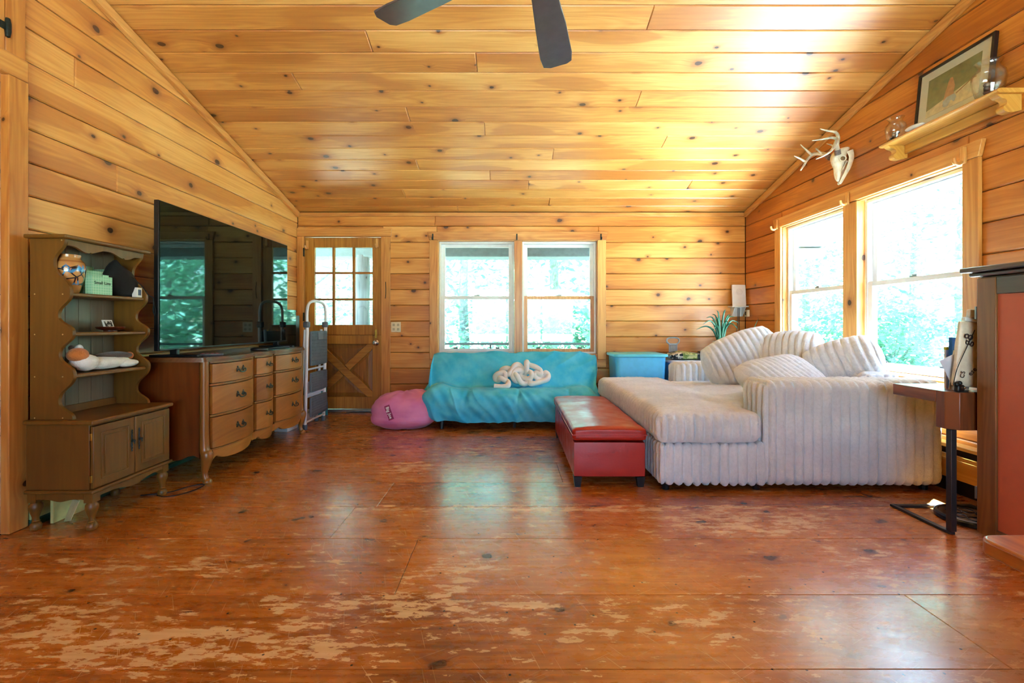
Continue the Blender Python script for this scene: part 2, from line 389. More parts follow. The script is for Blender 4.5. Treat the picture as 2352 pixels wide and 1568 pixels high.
# ---- floor
fl = MB().box(XL-.2, XR+.2, YR-.2, YB+.15, -.12, -.026).obj('floor', plain('subfloor', col(60, 36, 20), .8)); struct(fl)
tag(fl, 'worn orange stained floor of very wide pine planks', 'floor')
def floor_mat():
    b = NB('floor_pine'); tc = b.n('TexCoord').outputs['Object']; rnd = b.n('ObjectInfo').outputs['Random']
    g = b.n('NewGeometry').outputs['Position']; wx, wy, wz = b.sep(g)
    X = b.sep(tc); x = b.math('ADD', X[0], b.math('MULTIPLY', rnd, 41.0)); y = b.math('ADD', X[1], b.math('MULTIPLY', rnd, 17.0))
    v = b.n('TexVoronoi', voronoi_dimensions='2D'); v.inputs['Scale'].default_value = 2.9
    wob = b.noise(b.comb(x, y, 0.0), 11, 1, dim='2D')
    b.l(b.comb(b.math('ADD', b.math('MULTIPLY', x, .8), b.math('MULTIPLY', wob, .05)), b.math('ADD', y, b.math('MULTIPLY', wob, .04)), 0.0), v.inputs['Vector'])
    cr = b.sep(v.outputs['Color']); pick = b.rng(cr[0], .42, 1.0, 0.0, 1.0, False); on = b.math('GREATER_THAN', pick, .001)
    r = b.math('MULTIPLY_ADD', pick, .055, .018); dn = b.math('DIVIDE', v.outputs['Distance'], r)
    kn = b.math('MULTIPLY', b.rng(dn, 1.15, .7), on); halo = b.math('MULTIPLY', b.rng(dn, 4.0, .8), on)
    y2 = b.math('ADD', y, b.math('MULTIPLY', halo, .03))
    f1 = b.noise(b.comb(b.math('MULTIPLY', x, 1.6), b.math('MULTIPLY', y2, 34), 0.0), 1.0, 4, .65, dim='2D')
    f2 = b.noise(b.comb(b.math('MULTIPLY', x, .5), b.math('MULTIPLY', y2, 4.5), 3.0), 1.0, 2, dim='2D')
    bands = b.math('SINE', b.math('MULTIPLY', f2, 70.0)); big = b.noise(b.comb(wx, b.math('MULTIPLY', wy, 1.6), 0.0), 1.1, 2, dim='2D')
    t = b.math('ADD', b.math('MULTIPLY', b.math('SUBTRACT', f1, .5), 1.0), b.math('MULTIPLY', bands, .07))
    t = b.math('ADD', t, b.math('MULTIPLY', b.math('SUBTRACT', big, .5), .9)); t = b.math('ADD', t, b.math('MULTIPLY', b.math('SUBTRACT', rnd, .5), .3))
    t = b.math('ADD', t, .5, clamp=True)
    ra = b.n('ValToRGB'); b.l(t, ra.inputs[0]); e = ra.color_ramp.elements
    e[0].position = .05; e[0].color = col(210, 140, 62); e[1].position = .95; e[1].color = col(120, 58, 14)
    m = ra.color_ramp.elements.new(.5); m.color = col(180, 106, 36)
    c = ra.outputs[0]
    c = b.mix(b.math('MULTIPLY', halo, .4), c, col(112, 50, 20)); c = b.mix(b.math('MULTIPLY', kn, .85), c, col(62, 26, 14))
    # worn patches: where feet have taken the stain off
    reg = 0.0
    for (cx, cy, rx, ry, s) in [(-1.00, 1.47, .62, .13, 1.0), (-1.62, 1.52, .40, .22, .8), (-.40, 1.68, .55, .10, .9), (-.22, 1.9, .22, .16, .7),
                                (.6, 1.60, 1.0, .14, .5), (1.25, 2.37, .55, .16, .9), (.35, 2.56, 1.6, .05, .9), (-.72, 3.30, .22, .2, .7), (-.1, 3.75, .5, .18, .6),
                                (1.75, 1.95, .45, .25, .5), (-1.5, 1.95, .7, .10, .6)]:
        dx = b.math('MULTIPLY', b.math('SUBTRACT', wx, cx), 1/rx); dy = b.math('MULTIPLY', b.math('SUBTRACT', wy, cy), 1/ry)
        q = b.math('ADD', b.math('MULTIPLY', dx, dx), b.math('MULTIPLY', dy, dy))
        reg = b.math('MAXIMUM', reg, b.math('MULTIPLY', b.rng(q, 1.9, .0), s))
    n1 = b.noise(b.comb(b.math('MULTIPLY', wx, 3.0), b.math('MULTIPLY', wy, 9.5), 1.0), 2.1, 6, .72, dim='2D')
    n2 = b.noise(b.comb(b.math('MULTIPLY', wx, 14), b.math('MULTIPLY', wy, 46), 5.0), 1.0, 3, .6, dim='2D')
    wv = b.math('ADD', b.math('ADD', b.math('MULTIPLY', n1, .68), b.math('MULTIPLY', n2, .32)), b.math('MULTIPLY', reg, .118))
    worn = b.rng(wv, .606, .622)
    # scratches
    sc = 0.0
    for rot, off in ((.5, 1.0), (-.9, 7.0), (1.9, 13.0)):
        ca, sa = math.cos(rot), math.sin(rot)
        u = b.math('ADD', b.math('MULTIPLY', wx, ca), b.math('MULTIPLY', wy, sa)); w = b.math('SUBTRACT', b.math('MULTIPLY', wy, ca), b.math('MULTIPLY', wx, sa))
        nn = b.noise(b.comb(b.math('MULTIPLY_ADD', u, 5.0, off), b.math('MULTIPLY', w, 230.0), 0.0), 1.0, 0, dim='2D')
        sc = b.math('MAXIMUM', sc, b.rng(nn, .845, .88))
    worn2 = b.math('MAXIMUM', b.math('MULTIPLY', worn, .92), b.math('MULTIPLY', sc, .6))
    pale = b.mix(b.rng(f1, .3, .7), col(238, 208, 162), col(220, 182, 130))
    c = b.mix(worn2, c, pale)
    # faded area by the bench, with the right window's reflection painted in
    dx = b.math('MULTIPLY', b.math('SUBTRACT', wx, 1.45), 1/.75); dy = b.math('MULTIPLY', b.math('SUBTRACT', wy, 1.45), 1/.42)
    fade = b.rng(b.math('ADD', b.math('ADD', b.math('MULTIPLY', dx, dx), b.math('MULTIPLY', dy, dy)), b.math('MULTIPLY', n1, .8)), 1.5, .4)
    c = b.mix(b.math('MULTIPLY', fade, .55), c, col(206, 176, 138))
    # nail heads
    nv = b.n('TexVoronoi', voronoi_dimensions='2D'); nv.inputs['Scale'].default_value = 5.0; b.l(b.comb(wx, wy, 0.0), nv.inputs['Vector'])
    c = b.mix(b.rng(nv.outputs['Distance'], .024, .016), c, col(40, 26, 20))
    b.set(col=c, rough=b.math('ADD', b.math('ADD', .22, b.math('MULTIPLY', worn2, .2)), b.math('MULTIPLY', n1, .12)), coat=.55, coatr=.22, spec=.5)
    b.bump(b.noise(b.comb(b.math('MULTIPLY', wx, 6.0), b.math('MULTIPLY', wy, 30.0), 0.0), 1.0, 2, dim='2D'), .05, .004)
    return b.m
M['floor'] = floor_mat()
fs = Surf((0, 0, 0), (1, 0, 0), (0, 1, 0))
fy = [-3.0, -2.55, -2.15, -1.72, -1.3, -.9, -.45, -.05, .35, .72, 1.0, 1.366, 1.742, 2.198, 2.581, 2.98, 3.40, 3.80, 4.22, 4.63, 5.02, 5.374]
fcuts = {1.366: [1.51], 1.742: [-.44], 2.198: [-.87], 2.98: [.35], 3.4: [-1.1], 1.0: [1.7], 3.8: [.9]}
for a, b_ in zip(fy[:-1], fy[1:]):
    cs = [XL]+fcuts.get(a, [random.uniform(-1, 1)])+[XR]
    for p, q in zip(cs[:-1], cs[1:]):
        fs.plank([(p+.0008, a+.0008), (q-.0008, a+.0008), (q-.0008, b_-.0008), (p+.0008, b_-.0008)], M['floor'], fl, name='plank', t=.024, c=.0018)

# ---- ceiling
ce = MB()
ce.add([(XL-.2, YB+.1, zc(YB+.1)+.02), (XR+.70, YB+.1, zc(YB+.1)+.02), (XR+.70, YRIDGE, zc(YRIDGE)+.02), (XL-.2, YRIDGE, zc(YRIDGE)+.02), (XR+.70, YR-.2, zc(YR-.2)+.02), (XL-.2, YR-.2, zc(YR-.2)+.02),
        (XL-.2, YB+.1, zc(YB+.1)+.2), (XR+.70, YB+.1, zc(YB+.1)+.2), (XR+.70, YRIDGE, zc(YRIDGE)+.2), (XL-.2, YRIDGE, zc(YRIDGE)+.2), (XR+.70, YR-.2, zc(YR-.2)+.2), (XL-.2, YR-.2, zc(YR-.2)+.2)],
       [(0,1,2,3), (3,2,4,5), (6,9,8,7), (9,11,10,8), (0,6,7,1), (5,4,10,11), (0,3,9,6), (3,5,11,9), (1,7,8,2), (2,8,10,4)])
ceil = ce.obj('ceiling', M['pine']); struct(ceil); tag(ceil, 'sloping ceiling of knotty pine boards', 'ceiling')
k = math.sqrt(1+SL*SL)
cs_ = Surf((0, YB, ZE), (1, 0, 0), (0, -1/k, SL/k))
ccut = {2: [-1.15], 3: [.2, 1.9], 4: [-.2], 5: [-.9], 6: [.41], 7: [1.4], 8: [-.216], 9: [-.84], 10: [1.02], 11: [-1.6], 12: [-.236], 13: [-.95], 14: [.9], 15: [-.5], 1: [.45], 0: [-.6]}
edges = [0.0]+[(YB-(2.825+.1722*i))*k for i in range(14, -20, -1)]
for i, (a, b_) in enumerate(zip(edges[:-1], edges[1:])):
    if YB-b_/k < YRIDGE: break
    cs = [XL]+ccut.get(i, [random.uniform(-1.5, 1.8)])+[XR]
    for p, q in zip(cs[:-1], cs[1:]):
        cs_.plank([(p+.0007, a+.0016), (q-.0007, a+.0016), (q-.0007, b_-.0016), (p+.0007, b_-.0016)], M['pine'], ceil, t=.016, c=.0055)

# ---- walls: a backing slab, boards nailed on as parts
backing = plain('wall_backing', col(70, 42, 20), .9)
def slab_with_holes(name, axis, at0, at1, u0, u1, z0, z1, holes, label):
    m = MB()
    for (p, q, r, t) in rows_minus(u0, u1, z0, z1, holes):
        if axis == 'y': m.box(p, q, at0, at1, r, t)
        else: m.box(at0, at1, p, q, r, t)
    o = m.obj(name, backing); struct(o); return tag(o, label, 'wall')
# openings (outer edge of the jamb)
BW = (-.855, 1.05, .665, 2.035)           # back window  x0 x1 z0 z1
BD = (-2.43, -1.495, .0, 2.07)            # back door
RW = (2.765, 4.655, .665, 2.035)          # right window y0 y1 z0 z1
wb = slab_with_holes('wall_back', 'y', YB+.02, YB+.16, XL-.16, XR+.16, -.1, 2.36, [BW, BD], 'back wall of horizontal pine boards with door and window')
wr = slab_with_holes('wall_right', 'x', XR+.02, XR+.16, YR, YB+.02, -.1, 2.36, [RW], 'right wall of amber pine boards with double window')
wl = slab_with_holes('wall_left', 'x', XL-.16, XL-.02, YR, YB+.02, -.1, 2.36, [(1.35, 2.235, 0, 2.28)], 'left wall of horizontal knotty pine boards')
# gable pieces above 2.36 m
for nm, x0, x1, w in (('gable', XR+.02, XR+.16, wr), ('gable', XL-.16, XL-.02, wl)):
    MB().prism([(YB, 2.36), (YRIDGE, zc(YRIDGE)+.01), (YR, zc(YR)+.01), (YR, 2.36)], x0, x1, 'x').obj(nm, backing, w)
sb = Surf((0, YB, 0), (1, 0, 0), (0, 0, 1)); sr = Surf((XR, 0, 0), (0, -1, 0), (0, 0, 1)); sl = Surf((XL, 0, 0), (0, 1, 0), (0, 0, 1))
def rect(p, q, r, t, g=.002): return [(p+.0006, r+g), (q-.0006, r+g), (q-.0006, t-g), (p+.0006, t-g)]
zb = [2.0016-.1861*i for i in range(10, 0, -1)]+[2.0016, 2.192, 2.344]; zb = [0.0, zb[0]-.0] + zb[1:] if zb[0] > .02 else [0.0]+[z for z in zb if z > .04]
for i, (a, b_) in enumerate(zip(zb[:-1], zb[1:])):
    for (p, q, r, t) in rows_minus(XL, XR, a, b_, [BW, BD]):
        cs = [p, q]
        if q-p > 3: cs = [p, [-.88, 1.43][i % 2], q]
        for c0, c1 in zip(cs[:-1], cs[1:]): sb.plank(rect(c0, c1, r, t), M['pine_back'], wb, t=.018, c=.007)
zz = [0.0]+[z for z in [2.0016+.1861*i for i in range(-10, 12)] if z > .04]
for i, (a, b_) in enumerate(zip(zz[:-1], zz[1:])):
    for (p, q, r, t) in rows_minus(YR, YB, a, b_, [RW]):
        for c0, c1 in ((p, min(q, 1.1)), (max(p, 1.1), q)):
            if c1-c0 < .02: continue
            poly = [(-c1+.0006, r+.002), (-c0-.0006, r+.002), (-c0-.0006, t-.002), (-c1+.0006, t-.002)]
            poly = clip(poly, -SL, -1, ZE+SL*YB-.012+.0) if False else clip(poly, SL, -1, ZE+SL*YB-.010)   # under the ceiling (u = -y)
            poly = clip(poly, -SL, -1, ZE+SL*(YB-YRIDGE)-SL*YRIDGE-.010)
            if len(poly) >= 3: sr.plank(poly, M['pine_dark'], wr, t=.018, c=.007)
zl = [.0]+[.136+.174*i for i in range(0, 25)]
lc = {14: [2.62], 11: [2.9], 9: [3.9], 7: [4.1]}
for i, (a, b_) in enumerate(zip(zl[:-1], zl[1:])):
    for (p, q, r, t) in rows_minus(YR, YB, a, b_, [(1.35, 2.235, 0, 2.28)]):
        cs = [p]+[c for c in lc.get(i, []) if p < c < q]+[q]
        for c0, c1 in zip(cs[:-1], cs[1:]):
            poly = clip(rect(c0, c1, r, t), -SL, -1, ZE+SL*YB-.010)
            poly = clip(poly, SL, -1, ZE+SL*(YB-YRIDGE)-SL*YRIDGE-.010) if poly else poly
            if len(poly) >= 3: sl.plank(poly, M['pine'], wl, t=.018, c=.006)
# wall behind the camera, with an unseen opening added for fill daylight
wq = slab_with_holes('wall_rear', 'y', YR-.16, YR, XL-.16, XR+.16, -.1, 3.2, [(-1.2, 2.0, .5, 2.1)], 'wall behind the camera with an added opening for fill daylight'); wq.data.materials[0] = M['pine_dark']
for x in (-1.2, -.1, .95, 1.94): bx('post', M['white_vinyl'], wq, x, x+.06, YR-.11, YR-.05, .5, 2.1)

# ---- trims where walls meet the ceiling
def trim(n, m, mat, label, bevel=.003): o = m.obj('trim_%d' % n, mat, bevel=bevel); struct(o); return tag(o, label, 'trim')
trim(1, MB().box(XL+.002, XR-.002, YB-.022, YB-.002, ZE-.052, ZE-.008), M['trim'], 'flat pine strip along the top of the back wall')
def slope_trim(n, x0, x1, label):
    m = MB()
    y0, y1 = YRIDGE+.3, YB-.024; d = .012
    m.prism([(y0, zc(y0)-d-.06), (y1, zc(y1)-d-.06), (y1, zc(y1)-d), (y0, zc(y0)-d)], x0, x1, 'x')
    trim(n, m, M['trim_d'], label)
slope_trim(2, XL+.002, XL+.036, 'pine strip under the ceiling slope on the left wall')
slope_trim(3, XR-.030, XR-.002, 'pine strip under the ceiling slope on the right wall')

# ---- left cased opening at the picture edge
dl = bpy.data.objects.new('door_2', None); C.objects.link(dl); struct(dl); tag(dl, 'tall cased closet door at the left edge of the picture', 'door')
bx('casing_board', M['trim_y'], dl, XL+.002, XL+.045, 2.232, 2.325, .002, 2.262, .004)
bx('casing_board', M['trim_d'], dl, XL+.002, XL+.045, 1.25, 2.325, 2.264, 2.372, .004)
bx('casing_board', M['trim_y'], dl, XL+.002, XL+.045, 1.26, 1.352, .002, 2.262, .004)
bx('door_panel', M['trim_y'], dl, XL-.06, XL-.03, 1.36, 2.20, .01, 2.255, .003)
bx('jamb', M['trim_y'], dl, XL-.10, XL+.0, 2.205, 2.231, .002, 2.262, .002)
bx('loft_panel', M['trim_y'], dl, XL+.002, XL+.030, 2.232, 2.325, 2.374, 2.86, .003)
bx('loft_panel', M['trim_y'], dl, XL+.002, XL+.030, 1.5, 2.229, 2.374, 2.86, .003)
st = MB().box(XL+.031, XL+.037, 2.06, 2.235, 2.475, 2.510); st.lathe([(.0, -.05), (.009, -.045), (.013, -.02), (.013, .02), (.009, .045), (.0, .05)], 10, (XL+.034, 2.238, 2.492), caps=False)
o = st.obj('strap_hinge', M['iron'], dl, smooth=True); o['label'] = 'black iron strap hinge'

# ---- windows
def make_window(name, label, loc, rz, x0, x1, xm0, xm1, z0, z1, wood_sash=()):
    """local frame: x along the wall, y into the wall, z up"""
    r = bpy.data.objects.new(name, None); C.objects.link(r); r.location = loc; r.rotation_euler = (0, 0, rz); struct(r); tag(r, label, 'window')
    c = .098; e = .0
    # jambs lining the opening
    jm = M['trim_y']; d = .15
    bx('jamb', jm, r, x0, x0+.018, -.001, d, z0, z1); bx('jamb', jm, r, x1-.018, x1, -.001, d, z0, z1)
    bx('jamb', M['trim'], r, x0+.018, x1-.018, -.001, d, z1-.018, z1); bx('jamb', M['trim'], r, x0+.018, x1-.018, -.001, d, z0, z0+.018)
    # casing boards
    bx('casing_board', M['trim_y'], r, x0-c+.012, x0+.012, -.026, -.002, z0-.045, z1-.012, .004)
    bx('casing_board', M['trim_y'], r, x1-.012, x1+c-.012, -.026, -.002, z0-.045, z1-.012, .004)
    MB().prism([(x0-c+.012, z1-.011), (x1+c-.012, z1-.011), (x1+c+.012, z1+.085), (x0-c-.012, z1+.085)], -.030, -.002, 'y').obj('casing_board', M['trim'], r, bevel=.003)
    bx('casing_board', M['trim'], r, x0-c+.012, x1+c-.012, -.026, -.002, z0-.135, z0-.046, .004)
    bx('mullion_casing', M['trim_y'], r, xm0, xm1, -.022, .05, z0+.018, z1-.018, .003)
    # two double-hung units
    for iu, (a, b_) in enumerate(((x0+.018, xm0), (xm1, x1-.018))):
        a += .002; b_ -= .002; zt = z1-.020; zb_ = z0+.020; zm = (zt+zb_)/2+.0
        fr = MB()      # outer vinyl frame
        fr.box(a, a+.022, .045, .125, zb_, zt); fr.box(b_-.022, b_, .045, .125, zb_, zt); fr.box(a+.022, b_-.022, .045, .125, zt-.025, zt); fr.box(a+.022, b_-.022, .045, .125, zb_, zb_+.02)
        fr.obj('frame', M['white_vinyl'], r, bevel=.002)
        for k_, (s0, s1, y0, y1) in enumerate(((zm-.018, zt-.026, .088, .118), (zb_+.021, zm+.018, .050, .082))):
            mt = M['trim_y'] if (iu, k_) in wood_sash else M['white_vinyl']
            w = .042; m = MB(); p, q = a+.0225, b_-.0225
            m.box(p, p+w, y0, y1, s0, s1); m.box(q-w, q, y0, y1, s0, s1); m.box(p+w, q-w, y0, y1, s1-w*.85, s1); m.box(p+w, q-w, y0, y1, s0, s0+w*.85)
            so = m.obj('sash', mt, r, bevel=.002)
            if (iu, k_) in wood_sash: so['label'] = 'brown wooden sash'
            bx('pane', M['glass'], so, p+w-.006, q-w+.006, (y0+y1)/2-.002, (y0+y1)/2+.002, s0+w*.85-.006, s1-w*.85+.006)
        lk = MB().box((a+b_)/2-.03, (a+b_)/2+.03, .052, .084, zm+.019, zm+.029); lk.box((a+b_)/2-.005, (a+b_)/2+.035, .048, .058, zm+.029, zm+.036)
        lk.obj('sash_lock', M['alu'], r, bevel=.002)
        for xx in (a+.22*(b_-a), b_-.22*(b_-a)):
            bx('lift_clip', M['black'], r, xx-.025, xx+.025, .044, .0495, zb_+.058, zb_+.072)
    return r
make_window('window_1', 'pine cased double window with two sashes above the teal futon', (0, YB, 0), 0, BW[0], BW[1], .058, .150, BW[2], BW[3], wood_sash=((1, 1),))
make_window('window_2', 'large sunlit double window in the right wall behind the sofa', (XR, 0, 0), -PI/2, -RW[1], -RW[0], -3.775, -3.625, RW[2], RW[3])

# ---- back door: half glazed, cross-buck below
dr = bpy.data.objects.new('door_1', None); C.objects.link(dr); dr.location = (0, YB, 0); struct(dr); tag(dr, 'wooden door with nine panes above and crossed boards below', 'door')
X0, X1 = -2.414, -1.511
bx('casing_board', M['trim_y'], dr, XL+.003, X0-.004, -.026, -.002, .002, 2.066, .003)
bx('casing_board', M['trim_y'], dr, X1+.004, -1.404, -.026, -.002, .002, 2.066, .003)
MB().prism([(XL+.003, 2.068), (-1.392, 2.068), (-1.384, 2.163), (XL+.003, 2.163)], -.030, -.002, 'y').obj('casing_board', M['trim'], dr, bevel=.003)
bx('jamb', M['trim_y'], dr, BD[0], X0-.002, .0, .15, .03, 2.066); bx('jamb', M['trim_y'], dr, X1+.002, BD[1], .0, .15, .03, 2.066); bx('jamb', M['trim'], dr, X0, X1, .0, .15, 2.060, 2.069)
o = bx('threshold', M['alu'], dr, BD[0]+.001, BD[1]-.001, -.035, .14, .001, .030, .006); o['label'] = 'metal threshold strip'
zs = .905                                  # where the two leaves meet
up = MB(); y0, y1 = .004, .044
gx0, gx1, gz0, gz1 = -2.303, -1.618, 1.026, 1.940
up.box(X0, gx0, y0, y1, zs+.004, 2.056); up.box(gx1, X1, y0, y1, zs+.004, 2.056); up.box(gx0, gx1, y0, y1, gz1, 2.056); up.box(gx0, gx1, y0, y1, zs+.004, gz0)
U = up.obj('upper_leaf', M['door'], dr, bevel=.003)
pw = (gx1-gx0-.06)/3; ph = (gz1-gz0-.05)/3
for i in (1, 2):
    bx('muntin', M['door'], U, gx0+i*pw+(i-1)*.03, gx0+i*pw+i*.03, y0+.002, y1-.006, gz0, gz1, .005)
for j in (1, 2):
    for i in range(3):
        bx('muntin', M['door_x'], U, gx0+i*(pw+.03), gx0+i*(pw+.03)+pw, y0+.004, y1-.006, gz0+j*ph+(j-1)*.025, gz0+j*ph+j*.025, .005)
for j in range(3):
    for i in range(3):
        bx('pane', M['glass'], U, gx0+i*(pw+.03), gx0+i*(pw+.03)+pw, .026, .030, gz0+j*(ph+.025), gz0+j*(ph+.025)+ph)
lo = MB(); lx0, lx1, lz0, lz1 = -2.293, -1.618, .175, .800
lo.box(X0, lx0, y0, y1, .034, zs-.004); lo.box(lx1, X1, y0, y1, .034, zs-.004); lo.box(lx0, lx1, y0, y1, lz1, zs-.004); lo.box(lx0, lx1, y0, y1, .034, lz0)
L = lo.obj('lower_leaf', M['door'], dr, bevel=.003)
cx, cz = (lx0+lx1)/2, (lz0+lz1)/2; hw, hh = (lx1-lx0)/2, (lz1-lz0)/2
def brace(ang_sign, y0_, name='brace', half=None):
    dd = Vector((hw, 0, -hh*ang_sign)).normalized(); nn = Vector((-dd.z, 0, dd.x)); w = .043; Lh = math.hypot(hw, hh)-.02
    rect4 = [(cx+hw*sx, cz+hh*sz) for sx, sz in ((-1,-1),(1,-1),(1,1),(-1,1))]
    pts = rect4
    pts = clip(pts, nn.x, nn.z, -(nn.x*cx+nn.z*cz)+w); pts = clip(pts, -nn.x, -nn.z, (nn.x*cx+nn.z*cz)+w)
    if half: pts = clip(pts, half*dd.x, half*dd.z, -half*(dd.x*cx+dd.z*cz)-.048)
    MB().prism(pts, y0_, y1-.004, 'y').obj(name, M['door_x'], L, bevel=.004)
bx('back_board', M['door'], L, lx0-.01, lx1+.01, .0405, .0435, lz0-.01, lz1+.01)
bx('lap_strip', M['door_x'], L, X0, X1, .020, .050, zs-.02, zs+.02)
brace(1, y0+.003); brace(-1, y0+.005, half=1); brace(-1, y0+.005, half=-1)
w = .062
for pts in ([(-1,-1),(1,-1),(0,0)], [(1,-1),(1,1),(0,0)], [(1,1),(-1,1),(0,0)], [(-1,1),(-1,-1),(0,0)]):
    P = [(cx+hw*a, cz+hh*b_) for a, b_ in pts]; g = (sum(p[0] for p in P)/3, sum(p[1] for p in P)/3)
    sh = lambda s: [(g[0]+(p[0]-g[0])*s, g[1]+(p[1]-g[1])*s) for p in P]
    a, b_ = sh(.99), sh(.52); m = MB()
    m.add([(p[0], .034, p[1]) for p in a]+[(p[0], .022, p[1]) for p in b_]+[(p[0], .040, p[1]) for p in a], [(0,1,4,3),(1,2,5,4),(2,0,3,5),(3,4,5),(0,6,7,1),(1,7,8,2),(2,8,6,0),(8,7,6)])
    m.obj('panel', M['door_shaded'], L)
k_ = MB().lathe([(.0, 0), (.032, 0), (.034, .004), (.026, .010), (.012, .014), (.011, .030), (.020, .036), (.029, .048), (.030, .058), (.022, .068), (.0, .071)], 20, caps=False)
k_.xf(Matrix.Translation((-1.575, y0, .815)) @ Matrix.Rotation(PI/2, 4, 'X')); o = k_.obj('door_knob', M['chrome'], L, smooth=True); o['label'] = 'round chrome knob'
o = MB().box(-1.588, -1.562, y0-.012, y0, .868, .972).box(-1.581, -1.569, y0-.03, y0-.012, .90, .945).obj('slide_bolt', M['brass'], U, bevel=.002)
for z in (1.88, 1.12, .75, .25): bx('hinge', M['iron'], dr, X0-.012, X0-.002, -.030, .0, z-.05, z+.05, .002)
o = MB().tube(crom([(-1.455, -.030, 1.53), (-1.45, -.036, 1.45), (-1.452, -.034, 1.38), (-1.458, -.030, 1.335)], 6), .004, 6).obj('door_chain', M['iron'], dr, smooth=True)

# ---- baseboards
m = MB(); m.box(XL+.002, XL+.05, 2.33, YB-.03, .03, .15)
o = m.obj('baseboard_left', plain('heater_cover', col(196, 190, 120), .5), bevel=.004); struct(o); tag(o, 'low pale yellow heater cover along the left wall', 'baseboard')
o2 = bx('kick_rail', plain('green_rail', col(44, 88, 70), .45), o, XL+.002, XL+.075, 2.33, YB-.03, .002, .03, .002)
br = MB().box(XR-.075, XR-.002, 1.2, YB-.01, .09, .235).obj('baseboard_right', M['shelf'], bevel=.003); struct(br); tag(br, 'wooden heater cover with dark slots along the right wall', 'baseboard')
bx('cap_rail', M['shelf'], br, XR-.082, XR-.002, 1.2, YB-.01, .275, .298, .003)
bx('slot', M['black_plastic'], br, XR-.060, XR-.002, 1.2, YB-.01, .235, .275); bx('toe_slot', M['black_plastic'], br, XR-.06, XR-.002, 1.2, YB-.01, .003, .09)
bx('ledge', M['shelf'], br, XR-.080, XR-.074, 1.2, YB-.01, .195, .210, .002)

# ================================================================ OUTSIDE
M['grass'] = plain('lawn_grass', col(168, 168, 146), .95, var=.25, scale=3, bump=.5, bscale=40)
g = MB().grid(lambda u, v: (-60+120*u, -60+120*v, -.55+.10*noise.noise(Vector((u*30, v*30, 0)))+(.9*sstep(.62, .72, u)*0)), 40, 40).obj('ground_outside', M['grass'], smooth=True, ang=0); struct(g); tag(g, 'sunlit lawn and woodland ground outside the windows', 'ground')
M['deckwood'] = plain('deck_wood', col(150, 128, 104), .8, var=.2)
dk = MB().box(-6, 5, YB+.17, 7.55, -.22, -.10).obj('porch_floor', M['deckwood']); struct(dk); tag(dk, 'covered porch floor beyond the back door', 'porch')
for i in range(16): bx('plank', M['deckwood'], dk, -6, 5, YB+.175+i*.1345, YB+.175+i*.1345+.13, -.099, -.075)
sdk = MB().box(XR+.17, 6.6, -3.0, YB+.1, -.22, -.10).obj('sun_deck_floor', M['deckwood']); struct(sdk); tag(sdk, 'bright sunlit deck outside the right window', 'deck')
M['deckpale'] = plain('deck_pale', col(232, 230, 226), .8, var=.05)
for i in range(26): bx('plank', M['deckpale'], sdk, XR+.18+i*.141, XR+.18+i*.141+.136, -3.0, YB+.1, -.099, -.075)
M['porch'] = plain('porch_paint', col(96, 112, 116), .7)
pr = MB().prism([(YB+.17, 2.50), (8.0, 2.16), (8.0, 2.26), (YB+.17, 2.62)], -6, 5, 'x').obj('roof_outside', M['porch']); struct(pr); tag(pr, 'grey underside of the porch roof', 'porch roof')
bx('beam', M['porch'], pr, -6, 5, 7.20, 7.40, 2.10, 2.24, .01)
M['log'] = wood('log_post', col(120, 124, 126), col(96, 100, 104), col(70, 74, 78), knots=.2, axis=2, rough=.7, coat=0)
def log_post(x, label):
    m = MB(); prof = [(.118+.006*math.sin(i*1.7), -.10+2.2*i/10) for i in range(11)]
    t = tag(m.lathe(prof, 16, (x, 7.30, .03)).obj('outside_log_post', M['log'], smooth=True), label, 'post', 'porch posts'); return t
log_post(-2.36, 'thick grey log post seen through the right panes of the door')
log_post(3.55, 'thick grey log post of the porch beyond the right corner')
rl = thing('outside_railing', 'dark porch railing seen low through the back window', 'railing', (0, 7.30, 0))
bx('top_rail', M['porch'], rl, -2.23, 3.42, -.035, .035, .70, .735, .004); bx('bottom_rail', M['porch'], rl, -2.23, 3.42, -.03, .03, .02, .06, .004)
for z in (.20, .37, .54): bx('mid_rail', M['porch'], rl, -2.23, 3.42, -.008, .008, z, z+.012)
bal = MB().box(-.015, .015, -.015, .015, .06, .70).mesh('baluster', M['porch'])
for i in (15, 30):
    o = bpy.data.objects.new('baluster', bal); C.objects.link(o); o.parent = rl; o.location = (-2.15+i*.123, 0, 0)

def leaf_mat(name, a, b_, c_):
    b = NB(name); oi = b.n('NewGeometry').outputs['Position']
    f = b.noise(oi, 2.2, 2); f2 = b.n('TexWhiteNoise', noise_dimensions='3D'); b.l(b.vmath('SNAP', oi, (.25, .25, .25)), f2.inputs['Vector'])
    c = b.mix(b.rng(f, .3, .7), a, b_); c = b.mix(b.math('MULTIPLY', f2.outputs['Value'], .6), c, c_)
    b.t.nodes.remove(b.b); d = b.n('BsdfDiffuse'); t = b.n('BsdfTranslucent'); b.l(c, d.inputs[0]); b.l(c, t.inputs[0])
    mx = b.n('MixShader'); mx.inputs[0].default_value = .5; b.l(d.outputs[0], mx.inputs[1]); b.l(t.outputs[0], mx.inputs[2]); b.l(mx.outputs[0], b.out.inputs[0])
    return b.m
LM = [leaf_mat('leaf_green', col(112, 168, 130), col(154, 202, 168), col(208, 230, 214)), leaf_mat('leaf_teal', col(100, 160, 134), col(142, 194, 170), col(200, 228, 216))]
bark = plain('bark', col(142, 142, 138), .9, var=.3, scale=12)
